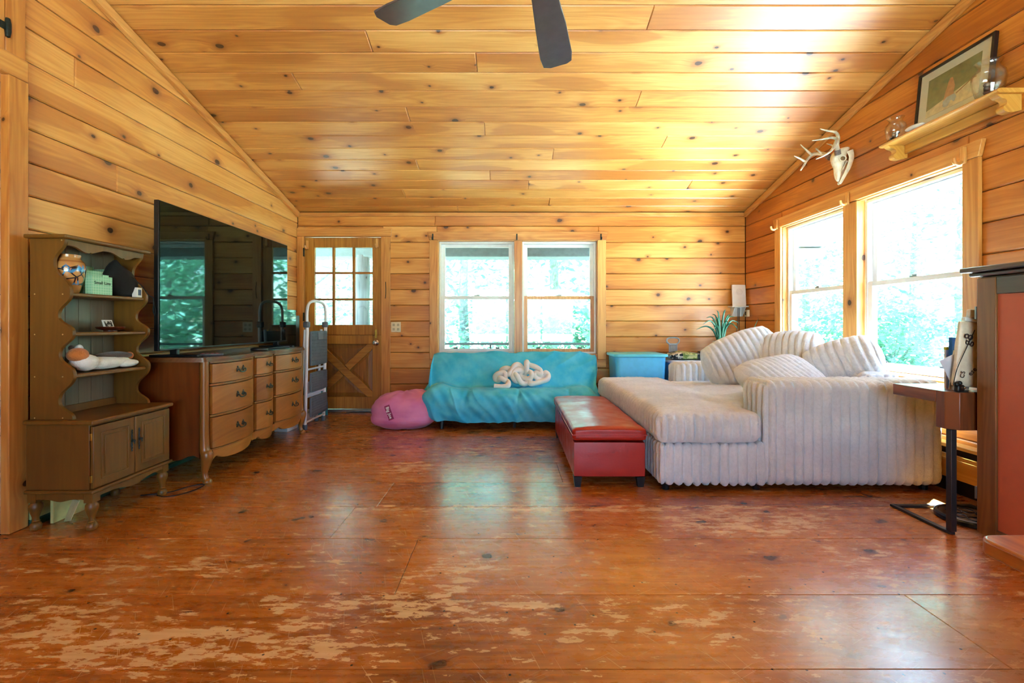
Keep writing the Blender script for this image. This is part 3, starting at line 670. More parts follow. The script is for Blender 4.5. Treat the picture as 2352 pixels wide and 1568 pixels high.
def crown_mesh(n, seed, h0, h1, rad, size):
    rs = random.Random(seed); m = MB()
    cl = [(rs.gauss(0, rad*.42), rs.gauss(0, rad*.42), rs.uniform(h0, h1)) for _ in range(46)]
    for i in range(n):
        c = cl[i % len(cl)]; s = rad*.27
        p = Vector((c[0]+rs.gauss(0, s), c[1]+rs.gauss(0, s), max(h0*.8, c[2]+rs.gauss(0, s*.7))))
        a = Vector((rs.uniform(-1, 1), rs.uniform(-1, 1), rs.uniform(-.6, .6))).normalized(); b_ = a.cross(Vector((rs.uniform(-.5, .5), rs.uniform(-.5, .5), 1))).normalized(); L = size*rs.uniform(.6, 1.3)
        m.add([p-a*L*.5, p+b_*L*.28, p+a*L*.5, p-b_*L*.28], [(0, 1, 2, 3)])
    return m
crowns = [crown_mesh(4200, 3, 1.6, 9.0, 2.5, .26).mesh('crown', LM[0]), crown_mesh(4200, 5, 2.4, 10.0, 2.6, .26).mesh('crown', LM[1])]
brush = [crown_mesh(2600, 8, .15, 1.9, 1.7, .18).mesh('foliage', LM[0]), crown_mesh(2600, 9, .15, 1.6, 1.7, .18).mesh('foliage', LM[1])]
rt = random.Random(4)
def tree(x, y, k_, label, sc=1.0, lean=0.0):
    t = thing('outside_tree', label, 'tree', (x, y, -.6), rt.uniform(0, 6), 'trees beyond the windows'); t.scale = (sc, sc, sc)
    m = MB(); P = crom([(0, 0, 0), (.1+lean, .05, 3), (.0+lean*1.5, -.1, 6), (.1+lean*2, .1, 9.5)], 4); m.tube(P, [.17*(1-.8*i/len(P)) for i in range(len(P))], 8)
    for j in range(5):
        a = j*1.4; z = 2.5+j*1.2; m.tube([(.1+lean, 0, z), (.9*math.cos(a), .9*math.sin(a), z+.6), (1.9*math.cos(a), 1.9*math.sin(a), z+1.5)], [.06, .04, .015], 5)
    m.obj('trunk', bark, t, smooth=True)
    o = bpy.data.objects.new('crown', crowns[k_]); C.objects.link(o); o.parent = t; stuff(o)
def bush(x, y, k_, label, sc=1.0):
    t = thing('outside_bush', label, 'bush', (x, y, -.6), rt.uniform(0, 6), 'undergrowth beyond the windows'); t.scale = (sc, sc, sc)
    m = MB()
    for j in range(5):
        a = j*1.26; m.tube([(0, 0, 0), (.35*math.cos(a), .35*math.sin(a), .7), (.9*math.cos(a), .9*math.sin(a), 1.5)], [.03, .02, .008], 5)
    m.obj('stem', bark, t, smooth=True)
    o = bpy.data.objects.new('foliage', brush[k_]); C.objects.link(o); o.parent = t; stuff(o)
TB = 'leafy green tree standing in the woods behind the porch'; TR = 'sunlit leafy tree standing in the woods beyond the right window'
for i, (x, y) in enumerate([(-6.5, 13.5), (-3.6, 15.5), (-1.2, 12.8), (1.4, 15.0), (3.4, 12.6), (6.4, 14.5), (-9.5, 17), (9.5, 16), (-5, 20), (0.2, 20), (5, 20), (-12, 22), (11, 22)]): tree(x, y, i % 2, TB, rt.uniform(.9, 1.15))
for i, (x, y) in enumerate([(-5.2, 10.8), (-2.6, 11.4), (.4, 10.8), (2.4, 11.3), (5.0, 10.6), (-8, 13)]): bush(x, y, i % 2, 'leafy undergrowth behind the porch railing', rt.uniform(.85, 1.2))
for i, (x, y) in enumerate([(15.5, 10.0), (14.5, 14.5), (17, 19), (12.5, 19), (20, 14), (21, 8), (18.5, 24), (24, 20), (13.2, 24.5)]): tree(x, y, (i+1) % 2, TR, rt.uniform(.95, 1.2))
for i, (x, y) in enumerate([(12.6, 11.4), (12.8, 15.2), (13.8, 8.6), (11.0, 17.0), (15, 17.5)]): bush(x, y, i % 2, 'leafy undergrowth at the lawn edge beyond the right window', rt.uniform(.9, 1.3))

# ================================================================ LEFT SIDE: hutch, dresser, television, ladder
H = thing('hutch', 'small brown wooden hutch with wavy sides against the left wall', 'hutch', (-2.075, 2.265, 0), PI/2)
HW, HD = .515, .335                       # width (along the wall), depth
hm = M['hutch']
ext = [(1.462, .150), (1.341, .206), (1.194, .122), (1.076, .184), (.992, .110), (.881, .180), (.780, .106), (.646, .182), (.557, .110)]
wv = []
for (za, ya), (zb_, yb_) in zip(ext[:-1], ext[1:]):
    for i in range(14): t = i/14; q = .5-.5*math.cos(PI*t); wv.append((ya+(yb_-ya)*(.45*q+.55*q*q*(3-2*q)), za+(zb_-za)*t))
wv.append((ext[-1][1], ext[-1][0]))
for x0, x1 in ((0.012, .030), (HW-.030, HW-.012)):
    MB().prism(wv+[(HD-.012, .557), (HD-.012, 1.462)], x0, x1, 'x').obj('side_panel', hm, H, smooth=True, ang=35)
bkm = M['hutch_back']
for i in range(6):
    w = (HW-.06)/6; bx('back_board', bkm, H, .030+i*w+.0008, .030+(i+1)*w-.0008, HD-.022, HD-.013, .557, 1.462, .002)
MB().box(-.012, HW+.012, .122, HD, 1.462, 1.482).obj('top_board', hm, H, bevel=.006)
val = [(.031, 1.461), (HW-.031, 1.461)]; N = 48
for i in range(N+1):
    t = 1-i/N; q = abs(t-.5)*2
    z = 1.424+.020*math.cos(q*PI*2.0)*(.6+.4*q)-.012*sstep(.75, 1, q)+(.006 if .42 < q < .47 else 0)
    val.append((.031+t*(HW-.062), z))
MB().prism(val, .150, .164, 'y').obj('valance', hm, H)
for z, yf in ((1.194, .132), (.992, .121), (.780, .118)):
    MB().box(.0305, HW-.0305, yf, HD-.0225, z-.018, z).obj('shelf', hm, H, bevel=.005)
bx('back_rail', hm, H, .0305, HW-.0305, HD-.036, HD-.0225, .557, .597, .002)
MB().box(-.014, HW+.014, -.014, HD, .534, .556).obj('counter', hm, H, bevel=.006)
bd = MB(); bd.box(0, .016, .016, HD-.004, .208, .534); bd.box(HW-.016, HW, .016, HD-.004, .208, .534); bd.box(.016, HW-.016, HD-.016, HD-.004, .208, .534); bd.box(.016, HW-.016, .016, HD-.016, .208, .222)
bd.box(.0, HW, .006, .016, .526, .534)
bd.obj('cabinet_body', hm, H, bevel=.002)
MB().box(-.012, HW+.012, -.012, HD, .190, .208).obj('base_moulding', hm, H, bevel=.006)
def apron(x0, x1, y0, y1, axis, zt, zb, deep):
    pts = [(x1, zt), (x0, zt)]; n = 30
    for i in range(n+1):
        t = i/n; q = abs(t-.5)*2
        z = zb-deep*(.5+.5*math.cos(q*PI*1.6))+deep*.5*sstep(.7, .95, q)
        pts.append((x0+t*(x1-x0), z))
    return MB().prism(pts, y0, y1, axis)
apron(.045, HW-.045, .006, .018, 'y', .190, .166, .022).obj('apron', hm, H)
for x0, x1 in ((.004, .016), (HW-.016, HW-.004)): apron(.05, HD-.05, x0, x1, 'x', .190, .160, .012).obj('apron', hm, H)
leg = MB(); leg.box(-.022, .022, -.022, .022, .142, .190); leg.lathe([(.010, .0), (.021, .004), (.025, .018), (.021, .033), (.014, .040), (.018, .044), (.014, .048), (.013, .062), (.020, .085), (.028, .110), (.027, .128), (.018, .142)], 18)
lm = leg.mesh('leg', hm, True, 35)
for x in (.026, HW-.026):
    for y in (.026, HD-.026):
        o = bpy.data.objects.new('leg', lm); C.objects.link(o); o.parent = H; o.location = (x, y, 0)
for k_, (x0, x1) in enumerate(((.004, .2535), (.2585, HW-.004))):
    d = MB().box(x0, x1, -.002, .014, .212, .523).obj('door', hm, H, bevel=.003)
    a, b_, c_, e_ = x0+.048, x1-.048, .256, .480
    m = MB(); m.box(a, b_, -.0025, .0, c_, e_)
    for (p, q, r, t) in ((a-.006, b_+.006, c_-.006, c_), (a-.006, b_+.006, e_, e_+.006), (a-.006, a, c_, e_), (b_, b_+.006, c_, e_)): m.box(p, q, -.006, -.001, r, t)
    m.box(a+.014, b_-.014, -.0065, -.002, c_+.014, e_-.014)
    m.obj('raised_panel', hm, d, bevel=.0015)
    hx = x1-.022 if k_ == 0 else x0+.022; h = MB()
    h.tube([(hx, -.004, .345), (hx, -.004, .45)], .0028, 6)
    for z, r in ((.342, .004), (.356, .0055), (.372, .004), (.397, .0085), (.422, .004), (.438, .0055), (.452, .004)): h.ball((hx, -.006, z), r, .003, r*1.3, 8, 6)
    h.tube([(hx, -.006, .397), (hx, -.016, .397)], .0035, 6); h.ball((hx, -.019, .396), .0075, .005, .0075, 8, 6); h.ball((hx, -.020, .385), .0045, .003, .007, 8, 6)
    o = h.obj('handle', M['iron'], d, smooth=True); o['label'] = 'ornate dark iron handle plate'
    if k_ == 0:
        for z in (.262, .472): bx('hinge', M['brass'], d, x0-.006, x0-.001, .002, .014, z-.018, z+.018, .001)
bx('door_strip', plain('raw_strip', col(150, 98, 62), .6), H, .2537, .2583, .004, .012, .212, .523)
pin = MB().ball((0, 0, 0), .0035, nu=8, nv=6).mesh('screw_cap', plain('screw_cap', col(200, 170, 110), .4), True, 0)
for z in (1.455, 1.185, .983, .771, .565):
    for y in ((.165,) if z > 1.4 else (.16, .30)):
        o = bpy.data.objects.new('screw_cap', pin); C.objects.link(o); o.parent = H; o.location = (.0125, y, z)

# ---- on the hutch shelves (world coordinates: x = -2.075 - y_local, y = 2.265 + x_local)
def hp(xl, yl, z): return (-2.075-yl, 2.265+xl, z)
v = thing('vase', 'painted tan pottery vase with blue crackle lines on the hutch', 'vase', hp(.105, .218, 1.1945))
def crackle():
    b = NB('crackle_pottery'); tc = b.n('TexCoord').outputs['Object']
    vo = b.n('TexVoronoi', feature='DISTANCE_TO_EDGE'); vo.inputs['Scale'].default_value = 26; b.l(tc, vo.inputs['Vector'])
    c = b.mix(b.noise(tc, 14, 2), col(206, 158, 96), col(176, 120, 66)); z = b.sep(tc)[2]
    band = b.math('MULTIPLY', b.rng(z, .035, .05), b.rng(z, .155, .135))
    line = b.math('MULTIPLY', b.rng(vo.outputs['Distance'], .10, .05), band)
    c = b.mix(line, c, b.mix(b.rng(b.noise(tc, 20, 1), .45, .55), col(30, 34, 44), col(52, 142, 210)))
    c = b.mix(b.math('MULTIPLY', b.rng(b.math('ABSOLUTE', b.math('SUBTRACT', z, .165)), .006, .003), .7), c, col(150, 90, 46))
    b.set(col=c, rough=.2, coat=.6); return b.m
MB().lathe([(.001, 0), (.036, 0), (.042, .01), (.052, .05), (.064, .10), (.068, .13), (.062, .16), (.048, .178), (.044, .186), (.047, .194), (.047, .2), (.038, .2), (.038, .18), (.001, .17)], 32, caps=False).obj('body', crackle(), v, smooth=True, ang=50)
mint = NB('mint_gingham'); tc = mint.n('TexCoord').outputs['Object']; xs = mint.sep(tc)
gr = mint.math('MAXIMUM', mint.rng(mint.math('FRACT', mint.math('MULTIPLY', mint.math('ADD', xs[0], xs[1]), 70)), .8, .9), mint.rng(mint.math('FRACT', mint.math('MULTIPLY', xs[2], 70)), .8, .9))
mint.set(col=mint.mix(mint.math('MULTIPLY', gr, .6), col(140, 206, 172), col(206, 236, 220)), rough=.6)
def open_box(name, label, loc, w, d, h, mat, back=0.0):
    t = thing(name, label, 'box', loc, PI/2)
    m = MB(); e = .003
    m.box(-w/2, w/2, -d/2, -d/2+e, 0, h); m.box(-w/2, w/2, d/2-e, d/2, 0, h+back); m.box(-w/2, -w/2+e, -d/2+e, d/2-e, 0, h+back*.6); m.box(w/2-e, w/2, -d/2+e, d/2-e, 0, h+back*.6); m.box(-w/2+e, w/2-e, -d/2+e, d/2-e, 0, e)
    m.obj('carton', mat, t); return t
b1 = open_box('paper_box', 'low open mint gingham paper box in front, on the top hutch shelf', hp(.205, .152, 1.1945), .115, .040, .098, mint.m)
b1.rotation_euler.z = PI/2-.05
tx = text_mb('Small Lins', .024, .0004); tx.xf(Matrix.Translation((.0, -.0206, .062)) @ Matrix.Rotation(PI/2, 4, 'X')); tx.obj('lettering', M['black_cloth'], b1)
bx('tab', mint.m, b1, .0, .035, -.0205, -.0175, .097, .107)
open_box('paper_box', 'taller mint gingham paper box beside the vase, behind the low one', hp(.262, .262, 1.1945), .15, .085, .135, mint.m, .03)
bag = MB()
def bagf(n): return 1+.16*noise.noise(n*2.3+Vector((3, 1, 0)))
bag.ball((0, 0, .075), .105, .055, .088, 20, 14, bagf)
bag.v = [(x+.03*max(0, .1-z)/.1*(1 if x > 0 else .2), y, max(z+(.05*math.exp(-((x+.045)/.04)**2) if z > .09 else 0), .002)) for x, y, z in bag.v]
o = bag.obj('pouch', M['black_cloth'], None, smooth=True, ang=0); o.location = hp(.385, .20, 1.1945); o.rotation_euler.z = PI/2
cl = thing('camera_bag', 'slumped black cloth bag with a dangling strap on the hutch', 'bag', hp(.395, .20, 1.1945), PI/2)
o.parent = cl; o.location = (0, 0, 0); o.rotation_euler = (0, 0, 0)
st = MB().tube(crom([(.02, -.05, .12), (.06, -.075, .07), (.095, -.092, .015), (.10, -.113, .0), (.105, -.117, -.05), (.118, -.117, -.085), (.112, -.117, -.105), (.098, -.117, -.085), (.100, -.117, -.04), (.104, -.113, .0)], 8), .003, 6)
st.obj('strap', M['black_cloth'], cl, smooth=True)
cb = thing('card_box', 'small white card box at the right end of the top hutch shelf', 'box', hp(.455, .150, 1.1945), PI/2+.15)
bx('carton', M['white'], cb, -.022, .022, -.014, .014, 0, .058, .001); bx('print', plain('card_print', col(70, 84, 120), .5), cb, -.015, .012, -.0148, -.014, .012, .046)
ds = thing('wooden_dish', 'dark red wooden dish on the middle hutch shelf', 'dish', hp(.33, .20, .9925))
MB().lathe([(.001, 0), (.032, 0), (.030, .006), (.060, .016), (.066, .024), (.064, .028), (.050, .020), (.001, .014)], 28, caps=False).obj('bowl', wood('cherry', col(110, 50, 28), col(86, 34, 18), col(62, 22, 12), knots=0, rough=.2, coat=.5), ds, smooth=True)
def bw():
    b = NB('snapshot'); tc = b.n('TexCoord').outputs['Object']; b.set(col=b.mix(b.rng(b.noise(tc, 60, 1), .44, .56), col(22, 22, 24), col(214, 214, 210)), rough=.4); return b.m
pc = thing('snapshot_cards', 'white bordered snapshots standing in the wooden dish', 'photograph', hp(.325, .20, 1.014), PI/2)
for dx, dy, w, a in ((0, 0, .062, .35), (.012, .014, .066, .30)):
    Mx = Matrix.Translation((dx, dy, .0)) @ Matrix.Rotation(-a, 4, 'X')
    c = MB().box(-w/2, w/2, -.0012, .0012, .0, .046).xf(Mx).obj('card', M['white'], pc)
    MB().box(-w/2+.007, w/2-.007, -.0018, -.0011, .007, .039).xf(Mx).obj('picture', bw(), c)
# plush cat lying on its back legs to the right
PL = thing('plush_cat', 'white orange and brown plush cat lying on the lower hutch shelf', 'plush toy', hp(.27, .19, .7855), PI/2)
fur_w = plain('plush_white', col(226, 232, 236), .95, var=.08, bump=.6, bscale=180, sheen=.4); fur_o = plain('plush_orange', col(196, 116, 52), .95, bump=.6, bscale=180, sheen=.4); fur_b = plain('plush_brown', col(74, 62, 58), .95, bump=.6, bscale=180, sheen=.4)
lump = lambda n: 1+.07*noise.noise(n*2.6)
m = MB(); m.ball((.01, 0, .035), .165, .055, .036, 26, 14, lump); m.ball((-.12, -.01, .045), .07, .055, .045, 18, 12, lump); m.ball((.13, -.03, .022), .075, .026, .022, 14, 10); m.ball((.12, .03, .022), .07, .024, .022, 14, 10)
m.obj('body', fur_w, PL, smooth=True, ang=0)
m = MB(); m.ball((.075, .01, .066), .125, .046, .026, 22, 12, lump); m.obj('back_patch', fur_b, PL, smooth=True, ang=0)
m = MB(); m.ball((.19, .012, .062), .026, .020, .022, 12, 8); m.obj('paw', fur_o, PL, smooth=True, ang=0)
m = MB(); m.ball((-.158, -.01, .088), .046, .045, .038, 18, 12); m.obj('head', fur_o, PL, smooth=True, ang=0)
m = MB(); m.ball((-.140, .0, .118), .022, .014, .024, 12, 8); m.obj('ear', fur_w, PL, smooth=True, ang=0)
m = MB(); m.ball((-.162, .018, .124), .016, .010, .016, 12, 8); m.obj('ear', fur_b, PL, smooth=True, ang=0)

# ---- under the hutch
o = bx('storage_sleeve', plain('yellow_card', col(214, 206, 130), .6), None, -2.38, -2.365, 2.36, 2.60, .002, .13); tag(o, 'yellow card sleeve leaning under the hutch', 'card')
o.rotation_euler.y = 0
cbx = thing('paper_card', 'pale yellow folded paper with a grey corner under the hutch', 'card', (-2.29, 2.36, .001), -.5)
pm = MB().add([(-.05, 0, .0), (.03, 0, .02), (.045, .03, .115), (-.03, .03, .115), (-.05, .003, .0), (.03, .003, .02), (.045, .033, .115), (-.03, .033, .115)], [(0,1,2,3), (7,6,5,4), (0,4,5,1), (1,5,6,2), (2,6,7,3), (3,7,4,0)])
pm.obj('sheet', plain('pale_paper', col(212, 208, 150), .7), cbx)
cord = crom([(-2.22, 2.74, .004), (-2.16, 2.76, .004), (-2.08, 2.80, .004), (-2.03, 2.90, .004), (-1.96, 2.925, .004), (-1.955, 2.84, .004), (-2.00, 2.75, .004), (-2.06, 2.72, .004), (-2.12, 2.74, .004)], 8)
tag(MB().tube(cord, .0035, 6).obj('power_cord', M['black_plastic'], None, smooth=True), 'black power cord looped on the floor beside the hutch leg', 'cord')

# ---- dresser
D = thing('dresser', 'long bow-front wooden dresser with nine drawers under the television', 'dresser', (-1.965, 2.925, 0), PI/2)
DW, DD = 1.415, .485
cols = [(.062, .545), (.585, .835), (.875, 1.353)]
def bow(x):
    """how far the front stands out at x (towards -y)"""
    for i, (a, b_) in enumerate(cols):
        if a <= x <= b_: return (.046 if i != 1 else .032)*math.sin(PI*(x-a)/(b_-a))**.8
    return 0.0
def bowed(x0, x1, z0, z1, yb, ye, n=24):
    """slab with a bowed front face from y=yb outwards, back at ye"""
    m = MB(); vs = []; fs = []
    for i in range(n+1):
        x = x0+(x1-x0)*i/n; y = yb-bow(x)
        vs += [(x, y, z0), (x, y, z1), (x, ye, z1), (x, ye, z0)]
    for i in range(n):
        for j in range(4): fs.append((i*4+j, (i+1)*4+j, (i+1)*4+(j+1) % 4, i*4+(j+1) % 4))
    fs += [(0, 1, 2, 3), (n*4+3, n*4+2, n*4+1, n*4)]
    return m.add(vs, fs)
for x0, x1 in ((.008, .026), (DW-.026, DW-.008)):
    pts = [(.035, .79), (.035, .165)]
    for i in range(13): t = i/12; pts.append((.035+t*(DD-.05), .165+.028*math.exp(-((t-.12)/.1)**2)+.028*math.exp(-((t-.88)/.1)**2)-.012*math.sin(PI*t)))
    pts += [(DD-.01, .165), (DD-.01, .79)]
    MB().prism(pts, x0, x1, 'x').obj('side_panel', M['dresser_side'], D)
bx('back_panel', M['dresser_side'], D, .0265, DW-.0265, DD-.018, DD-.010, .17, .79)
tp = MB(); N = 90; ring = []
for i in range(N+1):
    x = -.012+(DW+.024)*i/N; xx = min(max(x, .0), DW); c = min(x+.012, DW+.012-x); ring.append((x, -.020-bow(xx)*1.05+max(0, .03-c)**2*28))
tpoly = ring+[(DW+.012, DD), (-.012, DD)]
MB().prism(tpoly, .790, .806, 'z').prism([(x*(1-.006)+.004, y+.006 if y < .3 else y) for x, y in tpoly], .806, .818, 'z').obj('top', M['dresser_top'], D, smooth=True, ang=50)
for a, b_ in ((.026, .060), (.547, .583), (.837, .873), (1.355, DW-.026)): bx('stile', M['dresser_post'], D, a, b_, .006, .035, .205, .79, .003)
for z0, z1 in ((.776, .789), (.628, .641), (.424, .437), (.205, .214)):
    for a, b_ in cols: bowed(a-.002, b_+.002, z0, z1, -.004, .035).obj('rail', M['dresser_post'], D, smooth=True, ang=40)
def pull(parent, cx, yf, cz, s=1.0):
    h = MB()
    for sx in (-1, 1):
        x = cx+sx*.038*s
        h.ball((x, yf-.003, cz), .010*s, .005, .010*s, 8, 6)
        for k_ in range(5):
            a = PI/2+sx*(.3+k_*.75); r = (.017, .014, .018, .012, .012)[k_]*s
            h.ball((x+math.cos(a)*r, yf-.002, cz+math.sin(a)*r), .0085*s, .004, .0065*s, 8, 5)
        h.tube([(x, yf-.002, cz-.002), (x, yf-.018, cz-.002)], .004, 6)
    h.tube(crom([(cx-.038*s, yf-.018, cz-.002), (cx-.030*s, yf-.021, cz-.017*s), (cx, yf-.022, cz-.022*s), (cx+.030*s, yf-.021, cz-.017*s), (cx+.038*s, yf-.018, cz-.002)], 6), .0042, 6)
    return h.obj('pull_handle', M['pewter'], parent, smooth=True)
for ci, (a, b_) in enumerate(cols):
    for z0, z1 in ((.643, .774), (.439, .626), (.216, .422)):
        d = bowed(a+.003, b_-.003, z0+.003, z1-.003, -.012, .03).obj('drawer', M['dresser'], D, smooth=True, ang=40)
        pull(d, (a+b_)/2, -.010-bow((a+b_)/2), (z0+z1)/2+.012, 1.0 if ci != 1 else .78)
ap = MB(); n = 120; vs = []; fs = []
for i in range(n+1):
    x = .06+(DW-.12)*i/n; y = -.004-bow(min(max(x, .07), DW-.07)); z = .150
    for (a, b_) in cols:
        if a <= x <= b_: t = (x-a)/(b_-a); z = .128+.030*abs(2*t-1)**2.2+.016*math.exp(-((abs(2*t-1)-.82)/.10)**2)-.010*math.exp(-((abs(2*t-1)-.97)/.04)**2)
    e = min(x-.06, DW-.06-x); z -= .012*math.exp(-(e/.03)**2)
    vs += [(x, y, .204), (x, y, z), (x, y+.02, z), (x, y+.02, .204)]
for i in range(n):
    for j in range(4): fs.append((i*4+j, (i+1)*4+j, (i+1)*4+(j+1) % 4, i*4+(j+1) % 4))
fs += [(0, 1, 2, 3), (n*4+3, n*4+2, n*4+1, n*4)]
ap.add(vs, fs).obj('apron', M['dresser'], D, smooth=True, ang=40)
for x in (.030, DW-.030):       # rounded front corner posts that end in cabriole feet
    m = MB(); P = crom([(x, .016, .789), (x, .016, .5), (x, .014, .24), (x, -.002, .185), (x, .006, .12), (x, .014, .07), (x, .006, .03), (x, -.004, .012), (x, -.004, .0)], 6)
    R = [p.x for p in crom([(.026, 0, 0), (.026, 0, 0), (.028, 0, 0), (.036, 0, 0), (.027, 0, 0), (.018, 0, 0), (.019, 0, 0), (.027, 0, 0), (.022, 0, 0)], 6)]
    m.tube(P, R, 14); m.obj('leg', M['dresser_post'], D, smooth=True, ang=50)
for x in (.035, DW-.035):
    MB().lathe([(.018, 0), (.016, .05), (.024, .19)], 10, (x, DD-.03, 0)).obj('leg', M['dresser_post'], D, smooth=True)

# ---- television
scr = NB('tv_glass'); scr.set(col=(.004, .006, .007, 1), rough=.03, spec=.5, ior=1.5); scr.b.inputs['Specular Tint'].default_value = (.35, 1.0, .9, 1)
TV = thing('television', 'very large black flat television on the dresser', 'television', (-2.205, 3.695, .8185), PI/2+.004)
tw, th = 1.668, .955
bx('case', M['black_plastic'], TV, -tw/2, tw/2, .004, .035, .045, .045+th, .004); bx('case_bulge', M['black_plastic'], TV, -tw*.36, tw*.36, .0355, .075, .10, .60, .02)
bx('screen', scr.m, TV, -tw/2+.006, tw/2-.006, -.001, .0038, .058, .045+th-.006)
for x in (-.68, .64):
    m = MB().box(x-.022, x+.022, -.15, .17, .0005, .014); m.box(x-.012, x+.012, -.01, .04, .014, .05); m.obj('foot', M['black_plastic'], TV, bevel=.004)
rm = thing('remote_control', 'small grey remote lying by the television foot', 'remote', (-2.05, 3.12, .8185), .5)
bx('case', plain('remote_grey', col(84, 84, 92), .4), rm, -.075, .075, -.02, .02, 0, .014, .006)
for i in range(4): bx('button', plain('remote_button', col(190, 90, 110), .5), rm, -.05+i*.027, -.034+i*.027, -.008, .008, .0142, .017, .001)
pk = MB().lathe([(.001, 0), (.062, 0), (.066, .006), (.064, .016), (.050, .020), (.001, .020)], 24, caps=False).obj('media_puck', M['black_plastic'], None, smooth=True); pk.location = (-2.06, 3.75, .8185)
tag(pk, 'flat round black plastic disc lying on the dresser top', 'disc')
kb = MB().box(-.02, .02, -.19, .19, 0, .012).obj('wand_device', plain('blue_black', col(26, 36, 50), .3), None, bevel=.005); kb.location = (-2.07, 4.02, .8185); kb.rotation_euler.z = -.12; tag(kb, 'long thin dark device lying on the dresser below the screen', 'device')
fr = thing('glossy_panel', 'glossy black panels leaning on the left wall beyond the television', 'panel', (-2.38, 4.9, .001), 0)
bx('sheet', scr.m, fr, -.004, .008, -.25, .16, 0, 1.19, .002); bx('sheet', M['black_plastic'], fr, -.030, -.018, -.25, .30, 0, 1.13, .002)

# ---- step ladder folded, standing beyond the dresser
LD = thing('step_ladder', 'folded white step ladder with grey treads beside the dresser', 'ladder', (-1.985, 4.425, 0), PI/2)
lw = .49; wt = plain('ladder_white', col(222, 224, 230), .35, var=.03); gy = plain('tread_grey', col(92, 100, 108), .6, var=.1)
for x in (.022, lw-.022):
    MB().tube([(x, .012, .02), (x, -.010, 1.02)], .0165, 10).obj('rail', wt, LD, smooth=True)
    MB().tube([(x+(.03 if x < .2 else -.03), .075, .02), (x+(.03 if x < .2 else -.03), .025, .98)], .0135, 10).obj('rear_leg', wt, LD, smooth=True)
    for y, xx in ((.012, x), (.075, x+(.03 if x < .2 else -.03))): MB().lathe([(.019, 0), (.023, .004), (.021, .05), (.019, .052)], 10, (xx, y, .0005)).obj('foot_cap', gy, LD, smooth=True)
    m = MB().rbox(x-.024, x+.024, -.032, .024, 1.0, 1.06, .012, 6, 6, 6); m.obj('joint_cover', plain('joint_grey', col(92, 96, 104), .5), LD, smooth=True)
MB().tube(crom([(.022, -.008, 1.03), (.022, -.008, 1.16), (.06, -.008, 1.235), (.16, -.008, 1.265), (lw-.16, -.008, 1.265), (lw-.06, -.008, 1.235), (lw-.022, -.008, 1.16), (lw-.022, -.008, 1.03)], 6), .0135, 10).obj('hand_rail', wt, LD, smooth=True)
def tread(z0, z1, tilt, nrib):
    t = MB().rbox(.05, lw-.05, -.042, -.014, z0, z1, .012, 10, 3, 8)
    o = t.obj('tread', gy, LD, smooth=True)
    for i in range(nrib):
        z = z0+.022+(z1-z0-.044)*i/(nrib-1); bx('grip_rib', gy, o, .065, lw-.065, -.046, -.0415, z-.004, z+.004, .0015)
    return o
tt = tread(.62, .965, 0, 10); bx('latch', plain('latch_grey', col(110, 118, 126), .5), tt, lw/2-.06, lw/2+.06, -.052, -.042, .875, .955, .006)
tread(.36, .555, 0, 7); tread(.115, .315, 0, 7)
for z in (.075, .335, .585): MB().tube([(.022, .006, z), (lw-.022, .006, z)], .010, 8).obj('cross_bar', wt, LD, smooth=True)
bx('back_plate', wt, LD, .06, lw-.06, .022, .026, .30, .46, .002)
wbx = thing('white_carton', 'long low white carton on the floor behind the ladder', 'carton', (-2.14, 4.66, .001), PI/2-.05)
bx('carton', M['white'], wbx, -.30, .30, -.03, .10, 0, .105, .003); bx('lid_flap', M['white'], wbx, -.30, .30, -.034, -.031, .055, .105)
tb = thing('teal_board', 'bright teal plastic board leaning between ladder and door', 'board', (-2.225, 5.17, .001), 0)
MB().add([(-.05, 0, 0), (.16, 0, 0), (.10, .10, .42), (-.05, .10, .42), (-.05, .012, 0), (.16, .012, 0), (.10, .112, .42), (-.05, .112, .42)], [(0,1,2,3), (7,6,5,4), (0,4,5,1), (1,5,6,2), (2,6,7,3), (3,7,4,0)]).obj('sheet', plain('teal_plastic', col(40, 160, 186), .5), tb)

# ================================================================ MIDDLE: futon, bean bag, ottoman, sofa
def wobj(mb, name, mat, root, **k):
    """mesh given in world coordinates, hung under a root that is only moved"""
    mb.xf(Matrix.Translation(-root.location)); return mb.obj(name, mat, root, **k)
def cloth(name, rgb, rgb2, bump=.5, scale=3.0):
    b = NB(name); tc = b.n('TexCoord').outputs['Object']; f = b.noise(tc, scale, 4, .6)
    b.set(col=b.mix(b.rng(f, .35, .68), rgb, rgb2), rough=.85, sheen=.12, sheenr=.4, spec=.25); b.bump(b.noise(tc, 160, 3), bump, .003); return b.m

